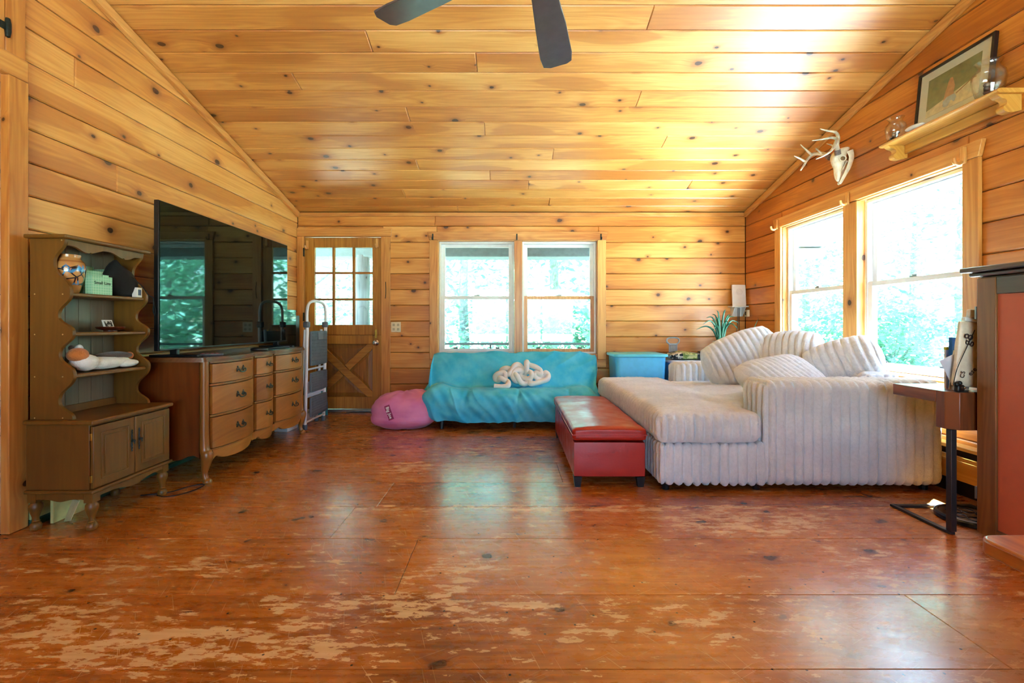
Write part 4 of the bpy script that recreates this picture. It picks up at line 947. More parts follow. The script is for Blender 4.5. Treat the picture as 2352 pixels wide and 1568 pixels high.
# ---- futon
FU = thing('futon', 'low futon sofa under a turquoise velvet cover below the back window', 'futon', (.05, 4.8, 0))
teal = cloth('turquoise_velvet', col(60, 192, 230), col(98, 212, 238), .15, 5.5)
FX0, FX1 = -.855, .875
prof = crom([(4.45, .075), (4.415, .16), (4.395, .26), (4.425, .345), (4.53, .385), (4.70, .375), (4.86, .355), (4.945, .368), (5.00, .49), (5.07, .62), (5.14, .705), (5.20, .715), (5.235, .66), (5.22, .45), (5.19, .28)], 7)
SP = len(prof)-1
def futon_pt(u, v):
    x = FX0+(FX1-FX0)*u; i = v*SP; k0 = min(int(i), SP-1); p = prof[k0].lerp(prof[k0+1], i-k0); y, z = p.x, p.y
    e = min(u, 1-u)*(FX1-FX0); seat = 1-sstep(.50, .62, v)
    # ends round off, the seat reaches further out than the back
    out = 1-sstep(0, .13, e)
    y += out*.055*seat*(1 if v < .3 else .3); z -= out*out*(.05*seat+.02)
    if v < .26: z += (.030*noise.noise(Vector((x*2.1, 3, 0)))+out*.045)*(1-v/.26)
    s = v*9
    z += .055*math.exp(-((x-FX0-.14)/.12)**2)*sstep(.12, .25, v)*(1-sstep(.46, .56, v))+.02*math.exp(-((x-FX1+.12)/.12)**2)*sstep(.12, .25, v)*(1-sstep(.46, .56, v))
    # broad dents of the tufted mattress and creases running to them
    for tx in (-.42, .09, .58):
        z -= .030*math.exp(-((x-tx)/.07)**2-((y-4.80)/.05)**2)+.012*math.exp(-((x-tx)/.022)**2)*(.5 if .2 < v < .55 else 0)
        if v < .30: y += .030*math.exp(-((x-tx-.05*(v-.2)*4)/.022)**2)*sstep(.05, .25, v)
    z -= .018*math.exp(-((y-4.83)/.03)**2)*(1 if v < .6 else 0)
    f = .012*noise.noise(Vector((x*4.0+s*.9, s*1.1, 1.0)))+.006*noise.noise(Vector((x*11+s*1.5, s*1.6, 4.0)))
    fr = 1-sstep(.20, .34, v)                     # hanging front: diagonal folds
    dg = (x-FX0)*math.cos(.6)+(z)*math.sin(.6)
    w_ = noise.noise(Vector((x*2.2, z*3, 0))); rg_ = 1-abs(math.sin(15*(dg+.10*w_)))**.7; f += fr*(.040*(rg_-.4)*(.25+.75*sstep(.75, .0, u))*(.6+.8*noise.noise(Vector((x*3, 5, 0))))+.004*math.sin(70*(dg+.05*w_)))
    bk = sstep(.58, .66, v)*(1-sstep(.80, .86, v))
    w_ = noise.noise(Vector((x*1.5, z*2, 7))); f += bk*(.030*(.45-abs(math.sin(11*(x*.75-z*1.5)+2.5*w_))**.7)*sstep(.50, 1.0, u)+.014*(.45-abs(math.sin(13*(x+z*.8)+2*w_))**.7)*sstep(.40, .0, u)*.8)
    if v > .72: z += .012*noise.noise(Vector((x*3.2, 0, 2)))+.008*math.sin(x*3.3+.5)-.018*math.exp(-((x-.03)/.05)**2)
    g0 = prof[max(k0-1, 0)]; g1 = prof[min(k0+2, SP)]; t = (g1-g0); n = Vector((-t.y, t.x, 0)); n = n.normalized() if n.length > 0 else n
    y += -n.x*-f if False else n.x*f*1.0; z += n.y*f
    # sideways: left end bulges and hem wraps
    xs = x+(-.03 if u < .5 else .03)*out*(1-abs(v-.2)/.3 if v < .5 else 0)*.8
    xs += .10*sstep(.54, .66, v)*sstep(.5, 1.0, u)
    return (xs, y, z)
m = MB(); m.grid(futon_pt, 300, 150)
nv = 151
# close the two ends
L0 = [i for i in range(nv)]; L1 = [300*nv+i for i in range(nv)]
for L in (L0, L1):
    pts = [Vector(m.v[i]) for i in L]; half = nv//2
    c0 = len(m.v); side = -1 if L is L0 else 1
    ring = []
    cen = sum(pts, Vector())/len(pts)
    for p in pts: q = p.lerp(cen, .35)+Vector((side*.012, 0, 0)); m.v.append(tuple(q)); ring.append(len(m.v)-1)
    m.v.append(tuple(cen+Vector((side*.006, 0, 0)))); ci = len(m.v)-1
    for i in range(nv-1):
        m.f.append((L[i], L[i+1], ring[i+1], ring[i])); m.f.append((ring[i], ring[i+1], ci))
    m.f.append((L[-1], L[0], ring[0], ring[-1])); m.f.append((ring[-1], ring[0], ci))
wobj(m, 'cover', teal, FU, smooth=True, ang=0)
fm = MB().box(-.72, .82, 4.52, 5.14, .16, .20); wobj(fm, 'frame', M['black'], FU)
for x, y in ((-.66, 4.52), (.76, 4.52), (-.66, 5.08), (.76, 5.08)):
    wobj(MB().tube([(x, y, .17), (x-.01 if x < 0 else x+.01, y-.02, .001)], [.024, .017], 10), 'leg', M['black'], FU, smooth=True)
wobj(MB().tube([(.05, 4.56, .2), (.05, 4.56, .001)], .015, 8), 'leg', M['black'], FU, smooth=True)

# ---- knot pillow
K = [(985,550,1),(1060,556,1),(1118,543,1),(1120,508,1),(1080,486,1),(1045,468,1),(1030,490,-1),(1002,480,-1),(1000,450,0),(1030,425,1),(1075,418,1),(1098,440,1),(1085,475,-1),(1080,430,-1),(1060,395,-1),(1100,375,0),(1140,385,-1),
     (1130,435,1),(1155,395,1),(1190,345,1),(1230,345,0),(1265,385,-1),(1300,400,-1),(1345,420,1),(1350,455,1),(1310,475,0),(1265,470,-1),(1235,440,-1),(1255,400,0),(1210,390,1),(1170,420,1),(1170,465,1),(1205,500,0),(1250,470,-2),(1285,430,-2),
     (1300,380,1),(1300,315,1),(1320,340,-1),(1380,360,0),(1430,395,0),(1432,435,1),(1390,420,1),(1375,450,1),(1420,475,0),(1465,450,-1),(1480,418,0),(1508,440,0),(1500,480,1),(1450,500,1),(1380,520,1),(1335,522,1),(1340,480,-1),(1290,525,0),(1245,510,1),(1205,445,2),(1180,430,0)]
kp = []
for px, py, d in K:
    x = 900+px/4.2; y = 760+py/4.2; dep = 4.80-.030*d-(.06 if py > 535 else 0)
    dep += .13*(1-(py-310)/240); kp.append(((x-1170)/1045.3*dep, dep, 1.035-(y-744)/1045.3*dep+.018))
kpil = MB().tube(crom(kp, 8), .0285, 12)
zmin = min(v[2] for v in kpil.v)
o = kpil.obj('knot_cushion', cloth('white_jersey', col(232, 230, 222), col(246, 244, 238), .25), None, smooth=True, ang=0); tag(o, 'white knotted tube cushion on the turquoise futon', 'cushion')

# ---- bean bag
BB = thing('bean_bag', 'slumped pink bean bag with a name tag beside the futon', 'bean bag', (-1.06, 4.66, 0))
def bean(n):
    q = 1+.05*noise.noise(n*1.6+Vector((5, 2, 1)))
    a = math.atan2(n.y, n.x)
    if n.z > .1: q += .035*math.sin(a*9+2*noise.noise(n*2))*sstep(.15, .9, n.z)
    q += .010*noise.noise(n*7)+.018*noise.noise(Vector((n.x*3, n.z*8, n.y*3)))
    return q
def sup(n):
    k = (abs(n.x)**3+abs(n.y)**3+abs(n.z)**2.6)**(-1/2.8); return bean(n)*min(k, 1.25)
m = MB(); m.ball((0, 0, .165), .315, .29, .175, 72, 44, sup)
vs = []
for x, y, z in m.v:
    z = z+.02*math.exp(-((x-.05)**2+(y+.05)**2)/.010)-.02*math.exp(-((x+.02)**2+(y+.02)**2)/.004) if z > .2 else z
    if z < .02: z = .006+.02*max(0, (.02-z))*0
    r = math.hypot(x, y)
    if z < .12: x *= 1+.10*(1-abs(z-.06)/.06*.5); y *= 1.06
    z *= 1.0-.16*sstep(-.1, -.33, x)*0+.06*sstep(.0, .2, x)
    vs.append((x, y, z))
m.v = vs; bvh = BVHTree.FromPolygons([Vector(v) for v in m.v], m.f)
pink = cloth('pink_canvas', col(212, 124, 176), col(226, 148, 192), .3)
m.obj('sack', pink, BB, smooth=True, ang=0)
def stick(mb, cx, cz, rot, off):
    """lay a flat piece (x right, y up) on the bag, seen from the camera side"""
    out = []
    ca, sa = math.cos(rot), math.sin(rot)
    for x, y, z in mb.v:
        X = cx+x*ca-y*sa; Z = cz+x*sa+y*ca
        h = bvh.ray_cast(Vector((X, -1, Z)), Vector((0, 1, 0)))[0]
        out.append((X, (h.y if h else -.25)-off-z, Z))
    mb.v = out; return mb
tg = MB(); tg.grid(lambda u, v: (-.072+.144*u, -.026+.052*v, 0), 14, 6); n_ = len(tg.v)
stick(tg, -.095, .185, -1.22, .004).obj('tag_strip', cloth('plum_tape', col(150, 62, 100), col(160, 72, 110), .1), BB)
tx = text_mb('Big Joe', .040, .001, 1.05, .0012); stick(tx, -.095, .185, -1.22, .0075).obj('tag_lettering', M['white'], BB)

# ---- red ottoman
OT = thing('storage_ottoman', 'long red leather storage ottoman in front of the sofa', 'ottoman', (.640, 3.53, 0), -.008)
def leather():
    b = NB('red_leather'); tc = b.n('TexCoord').outputs['Object']; f = b.noise(tc, 5, 4)
    b.set(col=b.mix(f, col(152, 26, 20), col(182, 44, 30)), rough=b.rng(b.noise(tc, 9, 3), .3, .7, .28, .48), coat=.15, coatr=.2)
    b.bump(b.math('ADD', b.math('MULTIPLY', b.noise(tc, 90, 3), .4), b.math('MULTIPLY', b.noise(tc, 7, 3, .6), 1.2)), .22, .006); return b.m
red = leather()
MB().rbox(-.228, .228, -.648, .648, .066, .288, .012, 6, 12, 6).obj('chest', red, OT, smooth=True)
MB().rbox(-.236, .236, -.656, .656, .294, .372, .022, 20, 50, 8, lambda p, n: (.010*max(0, n.z)*(1-(p.x/.236)**2)+.004*noise.noise(p*5)) if n.z > .2 else 0).obj('lid', red, OT, smooth=True, ang=60)
MB().tube([(-.236, -.656, .333), (.236, -.656, .333), (.236, .656, .333), (-.236, .656, .333)], .003, 6, closed=True).obj('piping', red, OT, smooth=True)
for x in (-.20, .20):
    for y in (-.62, .62):
        s = 1 if y > 0 else -1
        MB().add([(x-.018, y-.018, .0005), (x+.018, y-.018, .0005), (x+.018, y+.018, .0005), (x-.018, y+.018, .0005), (x-.027, y-.024, .066), (x+.027, y-.024, .066), (x+.027, y+.024, .066), (x-.027, y+.024, .066)],
                 [(3,2,1,0), (4,5,6,7), (0,1,5,4), (1,2,6,5), (2,3,7,6), (3,0,4,7)]).obj('leg', M['black_plastic'], OT)

# ---- sofa with deep ribbed plush
def plush():
    b = NB('ribbed_plush'); tc = b.n('TexCoord').outputs['Object']; f = b.noise(tc, 5, 3); f2 = b.noise(tc, 60, 3, .7)
    c = b.mix(b.rng(f, .35, .7), col(224, 228, 234), col(238, 241, 246)); c = b.mix(b.math('MULTIPLY', b.rng(f2, .3, .6, 1, 0), .18), c, col(186, 188, 192))
    b.set(col=c, rough=.95, sheen=.5, sheenr=.35, spec=.15)
    b.bump(b.math('ADD', b.noise(tc, 230, 3, .7), b.math('MULTIPLY', b.noise(tc, 60, 2), .8)), .8, .006); return b.m
pl = plush(); PER = .0567
def rib(t, amp=.026): return amp*(abs(math.sin(PI*t/PER))**.62-.75)
def fuzz(p): return .0035*noise.noise(p*46)+.0022*noise.noise(p*110)+.005*noise.noise(p*9)
SF = thing('sofa', 'deep pale ribbed plush sofa in front of the right window', 'sofa', (1.78, 3.70, 0))
def body(name, x0, x1, y0, y1, z0, z1, r, nx, ny, nz, top='x', fade=0):
    def d(p, n):
        ax, ay, az = abs(n.x), abs(n.y), abs(n.z); s = ax+ay+az
        t = rib(p.x) if top == 'x' else rib(p.y)
        ax, ay, az = ax**4, ay**4, az**4; s = ax+ay+az
        return (rib(p.y)*ax+rib(p.x)*ay+t*az)/s+fuzz(p)
    return wobj(MB().rbox(x0, x1, y0, y1, z0, z1, r, nx, ny, nz, d), name, pl, SF, smooth=True, ang=0)
body('base', .93, 1.60, 2.80, 4.64, .040, .300, .03, 120, 300, 12)
body('base', 1.58, 2.64, 3.05, 4.62, .040, .296, .02, 60, 60, 6)
body('armrest', 1.565, 2.672, 2.785, 3.075, .040, .680, .055, 200, 50, 40)
body('armrest', 1.61, 2.66, 4.36, 4.64, .302, .655, .055, 180, 50, 18)
body('backrest', 2.41, 2.672, 3.08, 4.355, .302, .70, .055, 46, 220, 18, top='y')
def crownd(x0, x1, y0, y1, h):
    def d(p, n):
        ax, ay, az = abs(n.x), abs(n.y), abs(n.z); s = ax+ay+az
        u = (p.x-x0)/(x1-x0)*2-1; v = (p.y-y0)/(y1-y0)*2-1
        ax, ay, az = ax**4, ay**4, az**4; s = ax+ay+az
        return (rib(p.y, .022)*ax+rib(p.x, .036)*ay+rib(p.y, .010)*az)/s+fuzz(p)+(h*(1-u*u)*(1-v**4) if n.z > .3 else 0)
    return d
wobj(MB().rbox(.905, 1.545, 2.765, 4.66, .304, .492, .060, 120, 330, 18, crownd(.905, 1.545, 2.765, 4.66, .030)), 'seat_cushion', pl, SF, smooth=True, ang=0)
wobj(MB().rbox(1.48, 2.405, 3.085, 4.352, .304, .492, .06, 120, 200, 10, crownd(1.48, 2.405, 3.085, 4.352, .02)), 'seat_cushion', pl, SF, smooth=True, ang=0)
for x, y in ((.98, 2.86), (2.60, 2.86), (.98, 4.58), (2.6, 4.58), (1.55, 2.86)):
    wobj(MB().lathe([(.022, .0005), (.026, .042)], 10, (x, y, 0)), 'foot', M['black_plastic'], SF)
def pillow(label, c, a, b_, T, rx, ry, rz, per=.052, sag=.0, fold=0.0):
    """cushion in its own x-z plane, ribs along z"""
    m = MB(); N1, N2 = 110, 60
    def side(sgn):
        def f(u, v):
            s, t = u*2-1, v*2-1
            x = a*s*math.sqrt(1-.30*t*t); z = b_*t*math.sqrt(1-.30*s*s)
            h = max(0.0, (1-s**4)*(1-t**4))**.55
            y = sgn*(T*h)
            r_ = .020*(abs(math.sin(PI*x/per))**.6-.6)*h**.4
            z -= sag*s*s*b_; y += fold*math.sin(s*2.2+t*1.3)*.03
            p = Vector((x, y+sgn*r_, z)); p += Vector((1, 1, 1))*(.003*noise.noise(p*50)+.006*noise.noise(p*7+Vector(c)))
            return p
        return f
    m.grid(side(-1), N1, N2); m.grid(side(1), N1, N2)
    o = m.mesh('plush_pillow', pl, True, 0)
    bm = bmesh.new(); bm.from_mesh(o); bmesh.ops.remove_doubles(bm, verts=bm.verts, dist=.012*0+.0005); bmesh.ops.recalc_face_normals(bm, faces=bm.faces); bm.to_mesh(o); bm.free()
    ob = bpy.data.objects.new('plush_pillow', o); C.objects.link(ob); ob.location = c; ob.rotation_euler = (Matrix.Rotation(rz, 3, 'Z') @ Matrix.Rotation(rx, 3, 'X') @ Matrix.Rotation(ry, 3, 'Y')).to_euler()
    return tag(ob, label, 'pillow', 'loose sofa pillows')
pillow('tall ribbed plush pillow leaning at the far end of the sofa', (2.05, 4.02, .740), .34, .225, .125, -.25, -.42, -.25)
pillow('ribbed plush pillow half hidden behind the tall one, against the window', (2.31, 3.78, .760), .28, .225, .11, -.30, -.1, -1.05)
pillow('ribbed plush pillow tipped forward flat on the near sofa arm', (1.93, 3.22, .640), .345, .22, .10, -.95, -.24, .18, fold=.6)
pillow('ribbed plush pillow with its corner up, nearest the right end of the sofa', (2.44, 3.34, .750), .25, .175, .11, -.30, -.38, -.75)

# ---- storage behind the sofa
def tote(label, loc, w, d, h, mat, lidmat, handle=True):
    t = thing('storage_tote', label, 'storage tote', loc)
    m = MB(); k_ = .90; e = .008; n = 6
    def ringp(s, z, r=.05):
        W, D = w/2*s, d/2*s; pts = []
        for cx, cy, a0 in ((W-r, D-r, 0), (-W+r, D-r, PI/2), (-W+r, -D+r, PI), (W-r, -D+r, 1.5*PI)):
            for i in range(n+1): a = a0+PI/2*i/n; pts.append((cx+r*math.cos(a), cy+r*math.sin(a), z))
        return pts
    def loft(m, rings):
        L = len(rings[0]); o = len(m.v)
        for r in rings: m.v += r
        for i in range(len(rings)-1):
            for j in range(L): m.f.append((o+i*L+j, o+i*L+(j+1) % L, o+(i+1)*L+(j+1) % L, o+(i+1)*L+j))
        m.f.append(tuple(range(o+L-1, o-1, -1))); m.f.append(tuple(range(o+(len(rings)-1)*L, o+len(rings)*L)))
        return m
    bd = loft(MB(), [ringp(.84, .0), ringp(.93, h-.035)]).obj('bin', mat, t, smooth=True, ang=40)
    for sx in (-1, 1):
        for s0 in (-1, 1): bx('corner_rib', mat, t, sx*w/2*.86-.01, sx*w/2*.86+.01, s0*d*.30-.03, s0*d*.30+.03, .12, h-.06, .006)
    ld = loft(MB(), [ringp(.975, h-.034), ringp(1.0, h-.030), ringp(1.0, h-.010), ringp(.985, h-.004), ringp(.93, h-.003), ringp(.91, h)]).obj('lid', lidmat, t, smooth=True, ang=40)
    return t
blue = plain('blue_plastic', col(104, 206, 250), .45, var=.04); aqua = plain('aqua_plastic', col(100, 210, 228), .42, var=.04)
tote('tall blue storage tote with aqua lid between futon and sofa', (1.425, 5.115, 0), .59, .44, .712, blue, aqua)
tote('blue storage tote with a white lid holding folded fabric, behind the sofa', (1.955, 5.10, 0), .41, .42, .642, blue, M['white'])
def fab():
    b = NB('print_fabric'); tc = b.n('TexCoord').outputs['Object']; x = b.sep(tc)[0]
    f = b.rng(b.noise(tc, 26, 3, .6), .45, .55); g = b.rng(b.noise(tc, 14, 2), .45, .52)
    a = b.mix(f, col(28, 34, 32), col(216, 214, 196)); c = b.mix(f, col(120, 138, 62), col(190, 192, 130)); d = b.mix(g, col(206, 214, 220), col(60, 72, 64))
    q = b.mix(b.math('GREATER_THAN', x, -.085), a, b.mix(b.math('GREATER_THAN', x, .075), c, d)); b.set(col=q, rough=.9); b.bump(b.noise(tc, 90, 2), .3, .004); return b.m
fb = MB().rbox(-.20, .20, -.15, .13, 0, .075, .035, 40, 26, 12, lambda p, n: .014*noise.noise(p*9)+.006*math.sin(p.z*150)*abs(n.y)-.02*sstep(.0, .2, abs(p.x)) * max(0, n.z)).obj('folded_fabric', fab(), None, smooth=True, ang=0)
fb.location = (1.955, 5.06, .654); tag(fb, 'folded green and black print fabric on the white tote lid', 'fabric')
gp = thing('slotted_scoop', 'grey plastic slotted scoop with loop handle standing against the back wall', 'scoop', (1.885, 5.245, .644), 0)
gy2 = plain('scoop_grey', col(150, 162, 166), .5)
MB().tube(crom([(-.045, 0, .165), (-.07, 0, .19), (-.06, 0, .225), (0, 0, .235), (.06, 0, .225), (.07, 0, .19), (.045, 0, .165), (0, 0, .16)], 6, True), .0085, 8, closed=True).obj('handle', gy2, gp, smooth=True)
for i in range(7): bx('slat', gy2, gp, -.047+i*.0145, -.039+i*.0145, -.006, .006, .0, .165, .001)
bx('rim', gy2, gp, -.05, .05, -.009, .009, .150, .168, .003)
sd_ = thing('plant_stand', 'small black stand in the back right corner behind the sofa', 'stand', (2.45, 5.06, 0))
bx('top', M['black_plastic'], sd_, -.26, .26, -.24, .24, .70, .722, .003)
for x in (-.24, .24):
    for y in (-.22, .22): bx('leg', M['black_plastic'], sd_, x-.015, x+.015, y-.015, y+.015, .0005, .70)
bb = bx('network_box', M['black_plastic'], None, 2.52, 2.70, 5.00, 5.16, .7225, .872, .006); tag(bb, 'black electronics box on the corner stand under the wall router', 'electronics box')
AL = thing('aloe_plant', 'spiky green aloe in a pale pot in the back corner', 'plant', (2.315, 4.98, .7225))
MB().lathe([(.001, 0), (.058, 0), (.075, .11), (.082, .112), (.082, .13), (.070, .13), (.066, .10), (.001, .09)], 24, caps=False).obj('pot', plain('pale_pot', col(184, 190, 192), .5), AL, smooth=True, ang=40)
lg = plain('aloe_green', col(44, 118, 92), .4, var=.3, scale=30)
ra_ = random.Random(12)
leaves = [(-.17, -.03, .19, .16), (-.12, .02, .26, .10), (-.07, -.05, .24, .12), (-.03, .02, .34, .05), (.03, -.03, .33, .04), (.06, .03, .35, .05), (.10, -.04, .27, .08), (.16, .0, .20, .14), (-.10, -.08, .12, .18), (.02, -.10, .20, .12), (-.05, .06, .30, .05), (.12, .05, .30, .04), (-.20, .04, .13, .14), (-.09, -.10, -.10, .26), (.10, -.1, .14, .2)]
for (dx, dy, dz, arch) in leaves:
    P = crom([(dx*.1, dy*.1, .10), (dx*.35, dy*.35, .12+dz*.5+arch*.35), (dx*.75, dy*.75, .13+dz*.85+arch*.35), (dx*1.25, dy*1.25, .12+dz)], 5)
    n = len(P); d = Vector((dx, dy, .001)).normalized(); s = Vector((-d.y, d.x, 0))
    MB().tube(P, [.013*(1-(i/(n-1))**1.6)+.0012 for i in range(n)], 6).obj('leaf', lg, AL, smooth=True)
P = crom([(.02, -.02, .10), (.16, -.03, .10), (.30, -.05, .22), (.375, -.06, .37)], 6); n = len(P)
MB().tube(P, [.012*(1-(i/(n-1))**1.6)+.0012 for i in range(n)], 6).obj('leaf', lg, AL, smooth=True)

# ---- router on a little wall shelf
RS = thing('wall_bracket_shelf', 'small white bracket shelf high in the back right corner', 'shelf', (2.675, YB-.001, 1.245))
bx('ledge', M['white'], RS, -.098, .092, -.115, 0, -.012, .0, .002)
for x in (-.065, .06): MB().prism([(-.105, -.012), (0, -.012), (0, -.12), (-.025, -.12)], x, x+.006, 'x').obj('bracket', M['white'], RS)
bx('back_plate', M['white'], RS, -.062, .064, -.006, 0, -.12, -.012)
RT = thing('wifi_router', 'flat white router panel standing on the corner bracket shelf', 'router', (2.68, YB-.065, 1.2455), .12)
m = MB().rbox(-.085, .085, -.011, .011, 0, .25, .008, 6, 4, 8); m.xf(Matrix.Rotation(-.06, 4, 'X')).obj('panel', M['white'], RT, smooth=True)
rg = MB()
for r in (.036, .022): rg.tube([(r*math.cos(a*PI/16), -.0105-.002, .165+r*math.sin(a*PI/16)) for a in range(32)], .0008, 4, closed=True)
rg.ball((0, -.012, .165), .003, .002, .003, 8, 6); rg.xf(Matrix.Rotation(-.06, 4, 'X') @ Matrix.Translation((0, .0, 0))); stuff(rg.obj('ring_mark', plain('router_mark', col(150, 154, 160), .5), RT))
cb_ = MB().tube(crom([(2.68, YB-.04, 1.225), (2.683, YB-.03, 1.10), (2.67, YB-.03, .95), (2.62, YB-.10, .885), (2.60, YB-.16, .878)], 8), .0045, 6).obj('router_cable', plain('cable_grey', col(80, 84, 92), .6), None, smooth=True); tag(cb_, 'grey cable hanging from the corner router shelf', 'cable')
cb_ = MB().tube(crom([(2.70, YB-.04, 1.225), (2.700, YB-.028, 1.05), (2.70, YB-.03, .95), (2.66, YB-.09, .885), (2.64, YB-.16, .878)], 8), .0035, 6).obj('router_cable', plain('cable_dark', col(50, 54, 60), .6), None, smooth=True); tag(cb_, 'thin dark cable beside the grey one under the router', 'cable')
ob = thing('outlet_box', 'small cream outlet box on the right wall by the corner', 'outlet', (XR-.001, 5.31, 1.16))
bx('cover', M['cream'], ob, -.03, 0, -.035, .035, -.04, .04, .004); bx('socket', M['black_plastic'], ob, -.031, -.0295, -.012, .012, -.02, .02)

# ================================================================ RIGHT SIDE
# ---- side table with magazine box
ST = thing('side_table', 'wooden side table on a black metal frame at the sofa end', 'side table', (2.40, 2.40, 0))
tx0, tx1 = 2.165, 2.62
wobj(MB().box(tx0, tx1, 2.312, 2.570, .640, .700), 'top', M['walnut'], ST, bevel=.003)
mbx = MB(); mbx.prism([(tx0, 2.311), (tx0, 2.262), (tx0+.035, 2.222), (tx1, 2.222), (tx1, 2.311)], .515, .700, 'z'); wobj(mbx, 'magazine_box', M['walnut_z'], ST, bevel=.0025)
wobj(MB().box(tx0+.07, tx1-.02, 2.236, 2.298, .7005, .7015), 'slot', M['black_plastic'], ST)
wobj(MB().box(tx0+.006, tx0+.034, 2.236, 2.264, .014, .515), 'post', M['black'], ST, bevel=.002)
wobj(MB().box(tx1-.034, tx1-.006, 2.236, 2.264, .014, .515), 'post', M['black'], ST, bevel=.002)
for a in ((tx0, tx0+.026, 2.236, 2.59), (tx1-.026, tx1, 2.236, 2.59), (tx0+.026, tx1-.026, 2.564, 2.59), (tx0+.026, tx1-.026, 2.236, 2.262)): 
    if a[2] > 2.5 or a[0] != tx0+.026: wobj(MB().box(*a, .0005, .0135), 'base_bar', M['black'], ST, bevel=.0015)
# things standing in the magazine box
pap = plain('paper', col(226, 222, 214), .7, var=.05); pap2 = plain('paper_blue_white', col(214, 220, 236), .7, var=.04)
F = thing('document_pouch', 'clear zip pouch of rolled papers standing in the side table box', 'pouch', (2.335, 2.262, .7155), 0)
m = MB().rbox(-.135, .135, -.012, .012, .0, .325, .011, 10, 4, 14, lambda p, n: .004*noise.noise(p*12)); m.xf(Matrix.Rotation(.10, 4, 'Y')); m.obj('sleeve', plain('cream_sleeve', col(222, 212, 190), .35), F, smooth=True, ang=0)
m = MB().box(-.115, .135, -.014, .010, .325, .345).box(-.095, .13, -.010, .008, .345, .385); m.xf(Matrix.Rotation(.10, 4, 'Y')); m.obj('plastic_header', plain('clear_plastic', col(206, 212, 214), .2), F, bevel=.004)
RY = Matrix.Rotation(.10, 4, 'Y')
def word(body, x, z, s, rot, mat):
    t = text_mb(body, s, .0006); t.xf(RY @ Matrix.Translation((x, -.0175, z)) @ Matrix.Rotation(PI/2, 4, 'X') @ Matrix.Rotation(rot, 4, 'Z')); t.obj('lettering', mat, F)
ink = plain('ink', col(60, 44, 40), .6); word('g8', -.095, .235, .062, 1.35, ink); word('TIMEL', -.035, .22, .034, 1.55, M['white']); word('ese', -.06, .08, .034, .9, ink); word('CS', -.105, .06, .03, 1.5, ink)
MB().tube(crom([(-.145, -.017, .02), (-.13, -.021, .10), (-.085, -.021, .20), (-.04, -.018, .29)], 5), .0017, 5).obj('elastic_cord', M['black_cloth'], F, smooth=True)
cp = thing('spring_clamp', 'small black clamp at the foot of the paper pouch', 'clamp', (2.205, 2.234, .702), .3)
m = MB().rbox(-.02, .03, -.012, .012, .0, .035, .008, 6, 4, 6); m.ball((-.015, 0, .038), .013, .011, .012, 10, 8); m.ball((.008, 0, .043), .011, .010, .011, 10, 8); m.obj('jaws', M['black_plastic'], cp, smooth=True, ang=0)
MB().ball((.02, -.014, .022), .006, nu=8, nv=6).obj('rivet', M['chrome'], cp, smooth=True)
nb = thing('notebook', 'bright blue notebook standing behind the papers on the side table', 'notebook', (2.287, 2.345, .7005), .15)
MB().box(-.022, .026, -.008, .008, 0, .265).xf(Matrix.Rotation(.02, 4, 'Y')).obj('cover', plain('bright_blue', col(18, 98, 196), .4), nb)
nb = thing('notebook', 'thin yellow and white notebook left of the blue one', 'notebook', (2.300, 2.380, .7005), .15)
MB().box(-.025, .03, -.005, .005, 0, .20).obj('pages', pap2, nb); MB().box(-.0255, .0305, -.0055, .0055, .20, .215).obj('header', plain('yellow_strip', col(214, 206, 40), .5), nb)
pc_ = thing('paper_stack', 'splayed loose white papers leaning out beside the paper pouch', 'papers', (2.255, 2.305, .7005), 0)
for i, (dx, r, dy) in enumerate(((0, .12, 0), (-.005, -.28, -.012), (-.012, -.46, -.018))):
    MB().box(-.03, .07, -.0012, .0012, -.0, .20 if i == 0 else .12).xf(Matrix.Translation((dx, dy, .0 if i == 0 else .055)) @ Matrix.Rotation(r, 4, 'Y')).obj('sheet', (pap, pap, pap2)[i], pc_)
# ---- round embossed black disc on the floor
DC = thing('round_plate', 'round black embossed disc lying on the floor under the side table', 'disc', (2.440, 2.405, .0))
MB().lathe([(.001, .0005), (.140, .0005), (.147, .006), (.147, .022), (.140, .030), (.130, .031), (.127, .027), (.001, .027)], 48, caps=False).obj('disc', plain('gloss_black', col(24, 28, 36), .22), DC, smooth=True, ang=40)
e = MB()
for i in range(6):
    a = i*PI/3; e.tube([(.068*math.cos(a)+.032*math.cos(t*PI/8), .068*math.sin(a)+.032*math.sin(t*PI/8), .0275) for t in range(16)], .003, 5, closed=True)
stuff(e.obj('embossing', plain('gloss_black', col(24, 28, 36), .22), DC, smooth=True))
# ---- tall cabinet, door towards the room
CB = thing('cabinet', 'brown wooden cabinet with a salmon door panel at the right edge', 'cabinet', (2.52, 1.70, 0))
cy0, cy1, cx0, cx1 = 1.22, 2.205, 2.262, 2.74
wobj(MB().box(cx0+.022, cx1, cy0, cy1, .045, 1.262), 'carcass', M['cab'], CB, bevel=.003)
wobj(MB().box(cx0-.040, cx1, cy0-.05, cy1+.045, 1.284, 1.308), 'top', M['cab_top'], CB, bevel=.006); wobj(MB().box(cx0-.018, cx1, cy0-.025, cy1+.022, 1.263, 1.283), 'cornice', M['cab_top'], CB, bevel=.008)
for a, b_ in ((cy0+.002, cy0+.09), (cy1-.088, cy1-.002)): wobj(MB().box(cx0, cx0+.021, a, b_, .03, 1.255), 'door_stile', M['cab'], CB, bevel=.003)
wobj(MB().box(cx0+.001, cx0+.021, cy0+.091, cy1-.089, 1.175, 1.255), 'door_rail', M['cab_top'], CB, bevel=.003); wobj(MB().box(cx0+.001, cx0+.021, cy0+.091, cy1-.089, .03, .075), 'door_rail', M['cab'], CB, bevel=.003)
sal = plain('salmon_paint', col(192, 100, 74), .55, var=.06, scale=4)
